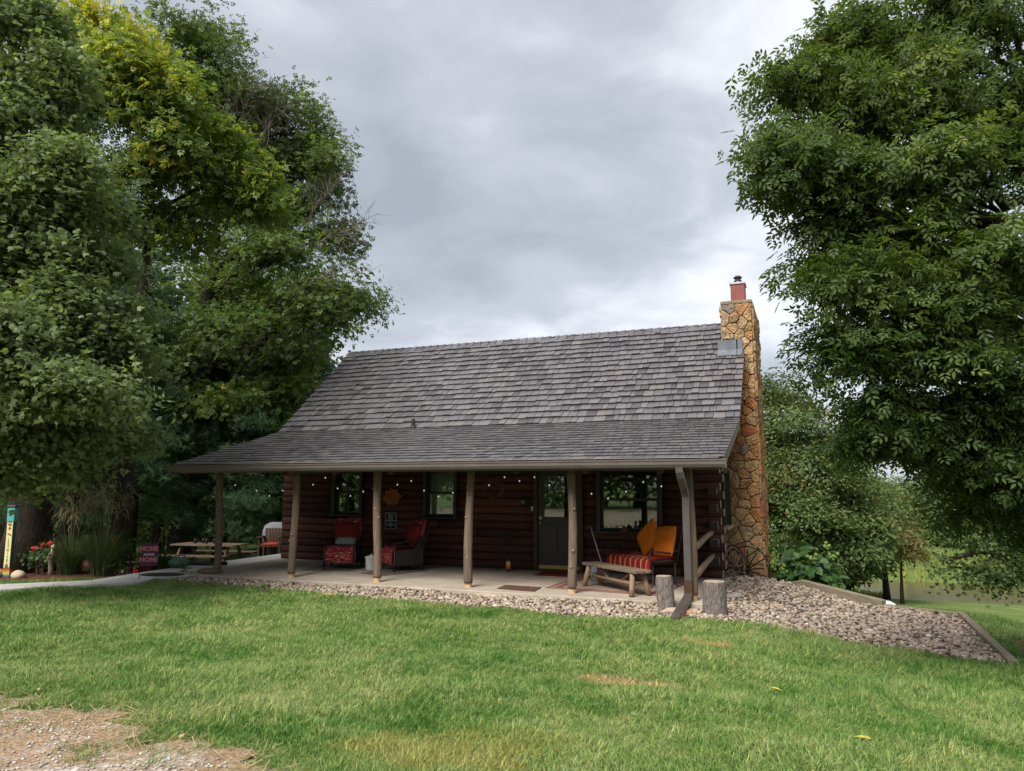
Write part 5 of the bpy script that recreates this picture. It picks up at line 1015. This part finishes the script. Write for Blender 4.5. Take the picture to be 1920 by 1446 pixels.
M_GR=leafmat('plume_grass',[(0,(.035,.06,.022)),(.5,(.065,.10,.036)),(.85,(.13,.14,.07)),(1,(.32,.26,.15))],.3,.6,.2)
def plume(label,px,py,h,sd,nb=420,npl=26):
    rng=np.random.default_rng(sd); p=gp(px,py); t=thing('plume_grass',label,'ornamental grass',p,0,'ornamental grasses in the left garden'); V=[];F=[];T=[]
    for k in range(nb):
        a=rng.uniform(0,2*PI);L_=h*rng.uniform(.5,.95);sp_=rng.uniform(.2,1.0)*L_;w_=rng.uniform(.006,.011);r_=rng.uniform(0,.22);tt=rng.uniform(.1,.75);dx,dy=math.cos(a),math.sin(a);b=len(V)
        for i in range(5):
            s=i/4;x=r_+sp_*s**1.7;z=L_*(s-.42*s**2.6*(sp_/L_+.3));ww=w_*(1-s)+.0015; V+= [(dx*x-dy*ww,dy*x+dx*ww,z),(dx*x+dy*ww,dy*x-dx*ww,z)]; T+=[tt,tt]
        F+=[(b+2*i,b+2*i+1,b+2*i+3,b+2*i+2) for i in range(4)]
    me=np_mesh('blades',np.array(V),[np.array(F)],M_GR,np.array(T)); link('blades',me,t); V=[];F=[];T=[]
    for k in range(npl):
        a=rng.uniform(0,2*PI);L_=h*rng.uniform(.95,1.3);tx=rng.uniform(.1,.45);dx,dy=math.cos(a),math.sin(a);tip=np.array([dx*tx,dy*tx,L_])
        for q in range(9):
            dv=nrm(np.array([dx,dy,.3])+rng.normal(size=3)*.5);l=rng.uniform(.18,.34);s0=tip*rng.uniform(.8,1.0);mid_=s0+dv*l*.6;e_=s0+dv*l+np.array([0,0,-.10]);sd_=nrm(np.cross(dv,[0,0,1]))*.007;b=len(V)
            V+=[tuple(s0-sd_),tuple(s0+sd_),tuple(mid_+sd_),tuple(mid_-sd_),tuple(e_)];F+=[(b,b+1,b+2,b+3)];T+=[.95]*5
            V+=[tuple(mid_-sd_),tuple(mid_+sd_),tuple(e_+sd_*.3),tuple(e_-sd_*.3)];b2=len(V)-4;F+=[(b2,b2+1,b2+2,b2+3)];T+=[.95]*4
        b=len(V);w_=np.array([-dy,dx,0])*.006;V+=[tuple(-w_),tuple(w_),tuple(tip+w_*.5),tuple(tip-w_*.5)];F+=[(b,b+1,b+2,b+3)];T+=[.8]*4
    link('plumes',np_mesh('plumes',np.array(V),[np.array(F)],M_GR,np.array(T)),t); return t
plume('plume grass with pale feathery heads near the statue',130,1078,1.35,81); plume('tall plume grass with tan feathery heads left of the roses',192,1080,1.55,82,460,32); plume('low grass clump beside the garden flag',300,1068,.75,83,260,2)
# reeds and grasses on the pond banks
rng=np.random.default_rng(90); n=9000; px=rng.uniform(1560,1960,n); X_=[];
yb_=rng.uniform(29.8,40,n); xb_=rng.uniform(6,48,n); zb_=gz(xb_,yb_); near=rng.random(n)<.25; yb_[near]=rng.uniform(23.2,24.0,near.sum()); xb_[near]=rng.uniform(7,14,near.sum()); zb_=gz(xb_,yb_)
a=rng.uniform(0,2*PI,n); Dv=nrm(np.stack([np.cos(a)*.25,np.sin(a)*.25,np.ones(n)],1)); N_=nrm(np.cross(Dv,rng.normal(size=(n,3)))); Xv=np.cross(Dv,N_)
BL=([(-.06,0,0),(.06,0,0),(.07,.5,.05),(-.07,.5,.05),(0,1,.2)],[(0,1,2,3),(3,2,4)])
M_REED=leafmat('bank_grass',[(0,(.08,.12,.03)),(.5,(.17,.20,.05)),(1,(.30,.28,.08))],.3,.7,.1)
patch=np.clip(.5+.35*np.sin(xb_*1.1)*np.cos(yb_*.9)+rng.normal(size=n)*.12,0,1)
o=link('bank_grasses',scatter('bank_grasses',BL[0],BL[1],np.stack([xb_,yb_,zb_-.03],1),Xv,Dv,N_,rng.uniform(.25,.6,n)*np.where(near,.6,1),patch,M_REED)); tag(o,'tall yellow green grasses on the pond banks','grass',kind='stuff')
# far hills
m=MB(); P=[];nn=40
for k in range(nn):
    x=-500+1200*k/(nn-1); P+= [(x,480,-20),(x,500,6+3*math.sin(k*.6)+2*math.sin(k*1.7)),(x,620,-20)]
m.add(P,[(k*3+i,(k+1)*3+i,(k+1)*3+i+1,k*3+i+1) for k in range(nn-1) for i in range(2)]); tag(m.build('hills',mottled('hill_woods',(.04,.065,.03),(.075,.10,.045),.05,.95,.1,.6,2.0,world=True),None,True),kind='structure')
# ---------------------------------------------------------------- river rocks
rng=np.random.default_rng(21)
def ico():
    t=(1+5**.5)/2; v=np.array([(-1,t,0),(1,t,0),(-1,-t,0),(1,-t,0),(0,-1,t),(0,1,t),(0,-1,-t),(0,1,-t),(t,0,-1),(t,0,1),(-t,0,-1),(-t,0,1)],float)
    f=[(0,11,5),(0,5,1),(0,1,7),(0,7,10),(0,10,11),(1,5,9),(5,11,4),(11,10,2),(10,7,6),(7,1,8),(3,9,4),(3,4,2),(3,2,6),(3,6,8),(3,8,9),(4,9,5),(2,4,11),(6,2,10),(8,6,7),(9,8,1)]
    return nrm(v),f
IV,IF=ico()
M_ROCK=tinted('river_rock',[(0,(.07,.055,.045)),(.2,(.20,.15,.11)),(.4,(.32,.25,.185)),(.6,(.38,.30,.225)),(.75,(.25,.215,.185)),(.94,(.40,.32,.25)),(1,(.52,.45,.38))],14,.75,.2,.004,(1,1,1),.3,spec=.25,world=True)
n=42000; x=rng.uniform(-1.3,13.7,n); y=rng.uniform(-2.6,4.9,n); ok=inside(BED,x,y)&(rng.random(n)<np.where((y>1)&(x>10),.75,1)); x,y=x[ok],y[ok]
lay=rng.random(len(x)); sz=rng.uniform(.016,.036,len(x))*np.where(rng.random(len(x))<.06,1.5,1); z=gz(x,y)+.012+sz*.35+lay*.03
a=rng.uniform(0,2*PI,len(x)); tl=rng.normal(size=(len(x),3))*.3; N_=nrm(np.array([0,0,1])+tl); X_=nrm(np.cross(np.stack([np.cos(a),np.sin(a),0*a],1),N_)); Y_=np.cross(N_,X_)
sx=rng.uniform(.8,1.35,len(x))[:,None]; sn=rng.uniform(.45,.75,len(x))[:,None]
jit=1+.0*x
o=link('river_rocks',scatter('river_rocks',IV*(1+rng.normal(size=(12,1))*.06),IF,np.stack([x,y,z],1),X_*sx,Y_,N_*sn,sz,rng.random(len(x)),M_ROCK,True)); tag(o,'rounded tan and grey river rocks filling the bed','rocks',kind='stuff')
# ---------------------------------------------------------------- lawn grass: tufts spread by geometry nodes
def tuft_mesh(seed,nb,L0,spread,curl):
    r=np.random.default_rng(seed);V=[];F=[];T=[]
    for k in range(nb):
        a=r.uniform(0,2*PI);L_=L0*r.uniform(.55,1.15);ln=r.uniform(.15,curl);w_=r.uniform(.0018,.0034);o=r.normal(size=2)*spread;lean=r.normal(size=2)*.25+np.array([.5,0]);dv=np.array([math.cos(a),math.sin(a)])*.6+lean;b=len(V);sx_,sy_=-math.sin(a)*w_,math.cos(a)*w_;tt=r.random()
        for s,wk in ((0,1),(.45,.9),(.8,.6)):
            q=o+dv*ln*L_*s**1.6;zz=L_*(s-.3*ln*s*s); V+= [(q[0]-sx_*wk,q[1]-sy_*wk,zz),(q[0]+sx_*wk,q[1]+sy_*wk,zz)]
        q=o+dv*ln*L_*1.1; V.append((q[0],q[1],L_*(1-.38*ln))); F+= [(b,b+1,b+3,b+2),(b+2,b+3,b+5,b+4),(b+4,b+5,b+6)]; T+=[tt]*7
    q4=np.array([f for f in F if len(f)==4]);t3=np.array([f for f in F if len(f)==3]); return np_mesh('grass_tuft',np.array(V),[q4,t3],M_BLADE,np.array(T))
d=Nd('grass_blade'); v=d.coord('World'); col=lawn_colour(d,v,True); tn=d.attr(); col=d.mix(1.0,col,d.ramp(tn,[(0,(.72,.74,.7)),(.7,(1.12,1.1,1.0)),(.93,(1.25,1.2,1.0)),(1,(2.2,1.7,1.2))]),'MULTIPLY'); d.fin(col,.55,.25)
tb=d.node('ShaderNodeBsdfTranslucent'); d.l.new(col,tb.inputs[0]); ms=d.node('ShaderNodeMixShader'); ms.inputs[0].default_value=.3; d.l.new(d.b.outputs[0],ms.inputs[1]); d.l.new(tb.outputs[0],ms.inputs[2]); d.l.new(ms.outputs[0],d.out.inputs[0]); M_BLADE=d.m
protos=[bpy.data.objects.new('grass_tuft',tuft_mesh(400+i,30,L_,sp_,cu)) for i,(L_,sp_,cu) in enumerate(((.055,.03,.8),(.065,.035,.9),(.08,.04,1.1),(.10,.045,1.3)))]
rng=np.random.default_rng(31)
def pts_in(n,x0,x1,y0,y1):
    x=rng.uniform(x0,x1,n);y=rng.uniform(y0,y1,n); return x,y
PX,PY=[],[]
cells=[(-8,16,-11,3,150000),(4,14,-9.5,-4.5,60000)]
for x0,x1,y0,y1,n in cells: a_,b_=pts_in(n,x0,x1,y0,y1); PX.append(a_);PY.append(b_)
x=np.concatenate(PX);y=np.concatenate(PY)
# keep what the camera's side of the lawn can show, off beds, slab, path and drive
vx,vy=x-CAM[0],y-CAM[1]; dep=vx*FWD[0]+vy*FWD[1]; lat=vx*RGT[0]+vy*RGT[1]; ok=(dep>1.5)&(np.abs(lat)<dep*.95+1.5)
ok&=~inside(BED,x,y)&~inside(PATH,x,y)&~inside(GARDEN,x,y)&~((x>-.75)&(x<9.8)&(y>-.4))&~inside(MUL,x,y)
de=drive_edge(x); ok&=(y>de-.0)|((y>de-.5)&(rng.random(len(x))<.06))
ok&=~((x>-8)&(x<-1.4)&(y>-.2))
dist=np.hypot(vx,vy); ok&=rng.random(len(x))<np.clip(1.35-dist/26,.55,1)
for p,rx,ry in ((DRY[0],.40,.15),(DRY[1],.58,.12)):
    ca,sa=math.cos(.37),math.sin(.37);ux,uy=(x-p[0])*ca+(y-p[1])*sa,-(x-p[0])*sa+(y-p[1])*ca; ok&=~(((ux/rx)**2+(uy/ry)**2<1)&(rng.random(len(x))<.55))
x,y=x[ok],y[ok]; dist=dist[ok]; edge=np.clip((y-drive_edge(x))/.8,0,1)
clump=.5+.5*np.sin(x*2.3+1.2*np.sin(y*1.7))*np.cos(y*2.9+1.1*np.sin(x*1.3)); scl=(.55+.6*clump)*rng.uniform(.75,1.25,len(x))*np.where(dist>9,1.08,1)*(.7+.3*edge)
rz=1.2*np.sin(x*.9+y*.7)+.8*np.sin(x*2.1-y*1.9)+rng.normal(size=len(x))*1.3
gme=bpy.data.meshes.new('lawn_grass'); gme.vertices.add(len(x)); gme.vertices.foreach_set('co',np.stack([x,y,gz(x,y)-.004],1).astype(np.float32).ravel())
at_=gme.attributes.new('rot','FLOAT_VECTOR','POINT'); at_.data.foreach_set('vector',np.stack([rng.normal(size=len(x))*.12,rng.normal(size=len(x))*.12,rz],1).astype(np.float32).ravel())
at_=gme.attributes.new('scl','FLOAT','POINT'); at_.data.foreach_set('value',scl.astype(np.float32)); at_=gme.attributes.new('pick','INT','POINT'); at_.data.foreach_set('value',rng.integers(0,4,len(x)).astype(np.int32))
gob=link('lawn_grass',gme); tag(gob,'short mown green grass covering the lawn','grass',kind='stuff')
ng=bpy.data.node_groups.new('grass_nodes','GeometryNodeTree'); ng.interface.new_socket('Geometry',in_out='INPUT',socket_type='NodeSocketGeometry'); ng.interface.new_socket('Geometry',in_out='OUTPUT',socket_type='NodeSocketGeometry')
gi=ng.nodes.new('NodeGroupInput');gof=ng.nodes.new('NodeGroupOutput'); ip=ng.nodes.new('GeometryNodeInstanceOnPoints'); jn=ng.nodes.new('GeometryNodeJoinGeometry')
for pr in protos:
    oi=ng.nodes.new('GeometryNodeObjectInfo'); oi.inputs['Object'].default_value=pr; oi.inputs['As Instance'].default_value=True; ng.links.new(oi.outputs['Geometry'],jn.inputs[0])
ng.links.new(gi.outputs[0],ip.inputs['Points']); ng.links.new(jn.outputs[0],ip.inputs['Instance']); ip.inputs['Pick Instance'].default_value=True
def nat(name,typ): q=ng.nodes.new('GeometryNodeInputNamedAttribute'); q.data_type=typ; q.inputs['Name'].default_value=name; return q.outputs['Attribute']
ng.links.new(nat('pick','INT'),ip.inputs['Instance Index']); ng.links.new(nat('scl','FLOAT'),ip.inputs['Scale'])
er=ng.nodes.new('FunctionNodeEulerToRotation'); ng.links.new(nat('rot','FLOAT_VECTOR'),er.inputs[0]); ng.links.new(er.outputs[0],ip.inputs['Rotation'])
ng.links.new(ip.outputs[0],gof.inputs[0]); md=gob.modifiers.new('grass','NODES'); md.node_group=ng
# straw and stones at the drive edge
n=5200; x=rng.uniform(2.5,9.5,n); y=drive_edge(x)+rng.normal(size=n)*.22-.12; a=rng.uniform(0,2*PI,n); Dv=nrm(np.stack([np.cos(a),np.sin(a),rng.uniform(0,.25,n)],1)); N_=nrm(np.array([0,0,1.])+rng.normal(size=(n,3))*.3); Dv=nrm(Dv-N_*(Dv*N_).sum(1,keepdims=True))
M_STRAW=leafmat('straw',[(0,(.22,.15,.08)),(.6,(.38,.28,.16)),(1,(.5,.4,.25))],.2,.8,.1)
o=link('straw_litter',scatter('straw_litter',[(-.02,0,0),(.02,0,0),(.02,1,.05),(-.02,1,.05)],[(0,1,2,3)],np.stack([x,y,gz(x,y)+.02],1),np.cross(Dv,N_),Dv,N_,rng.uniform(.04,.10,n),rng.random(n),M_STRAW)); tag(o,'dry straw scattered along the edge of the drive','straw',kind='stuff')
n=2200; x=rng.uniform(3.0,9.6,n); y=drive_edge(x)-.25-np.abs(rng.normal(size=n))*.7; sz=rng.uniform(.004,.013,n); a=rng.uniform(0,2*PI,n); X_=np.stack([np.cos(a),np.sin(a),0*a],1);Y_=np.stack([-np.sin(a),np.cos(a),0*a],1);N_=np.tile([0,0,.7],(n,1))
M_GRAV=tinted('pale_gravel',[(0,(.20,.165,.13)),(.5,(.36,.32,.28)),(1,(.55,.52,.48))],20,.85,.2,.004,world=True)
o=link('drive_gravel',scatter('drive_gravel',IV,IF,np.stack([x,y,gz(x,y)+.014+sz*.3],1),X_,Y_,N_,sz,rng.random(n),M_GRAV)); tag(o,'pale crushed gravel on the drive','gravel',kind='stuff')
# fallen leaves
yl=leafmat('yellow_leaf',[(0,(.42,.34,.03)),(1,(.55,.45,.06))],.25,.6,.2); tl_=leafmat('tan_leaf',[(0,(.34,.22,.11)),(1,(.48,.34,.2))],.15,.7,.2)
FL=[(1617,1398,.13,1,'yellow leaf lying flat in the lawn far from the rock bed'),(1455,1303,.11,1,'yellow leaf lying in the lawn beyond the tan dry patch'),(515,1112,.08,1,'small yellow leaf in the lawn near the rock bed'),(840,1302,.09,0,'tan curled leaf in the middle of the lawn'),(505,1148,.07,1,None),(345,1182,.08,1,None),(360,1175,.07,0,None),(705,1220,.08,0,None),(150,1180,.07,0,None),(195,1130,.06,1,None),(35,1115,.07,0,None),(70,1305,.07,0,None),(340,1395,.07,0,None),(560,1135,.06,1,None),(300,1178,.06,0,None),(590,1210,.06,0,None)]
for i,(px,py,s_,k,lab) in enumerate(FL):
    p=gp(px,py); m=MB(); m.cur=random.random(); m.add([(x*.55*s_,(y-.5)*s_,z*s_+.02*s_*math.sin(i+x*4)) for x,y,z in BROAD[0]],BROAD[1]); o=m.build('fallen_leaf',yl if k else tl_,None,False,(p[0],p[1],p[2]+.055),(random.uniform(-.3,.3),random.uniform(-.3,.3),random.uniform(0,6)))
    tag(o,lab or ('small yellow fallen leaf lying in the mown lawn' if k else 'small tan fallen leaf lying in the mown lawn'),'leaf','fallen leaves on the lawn')
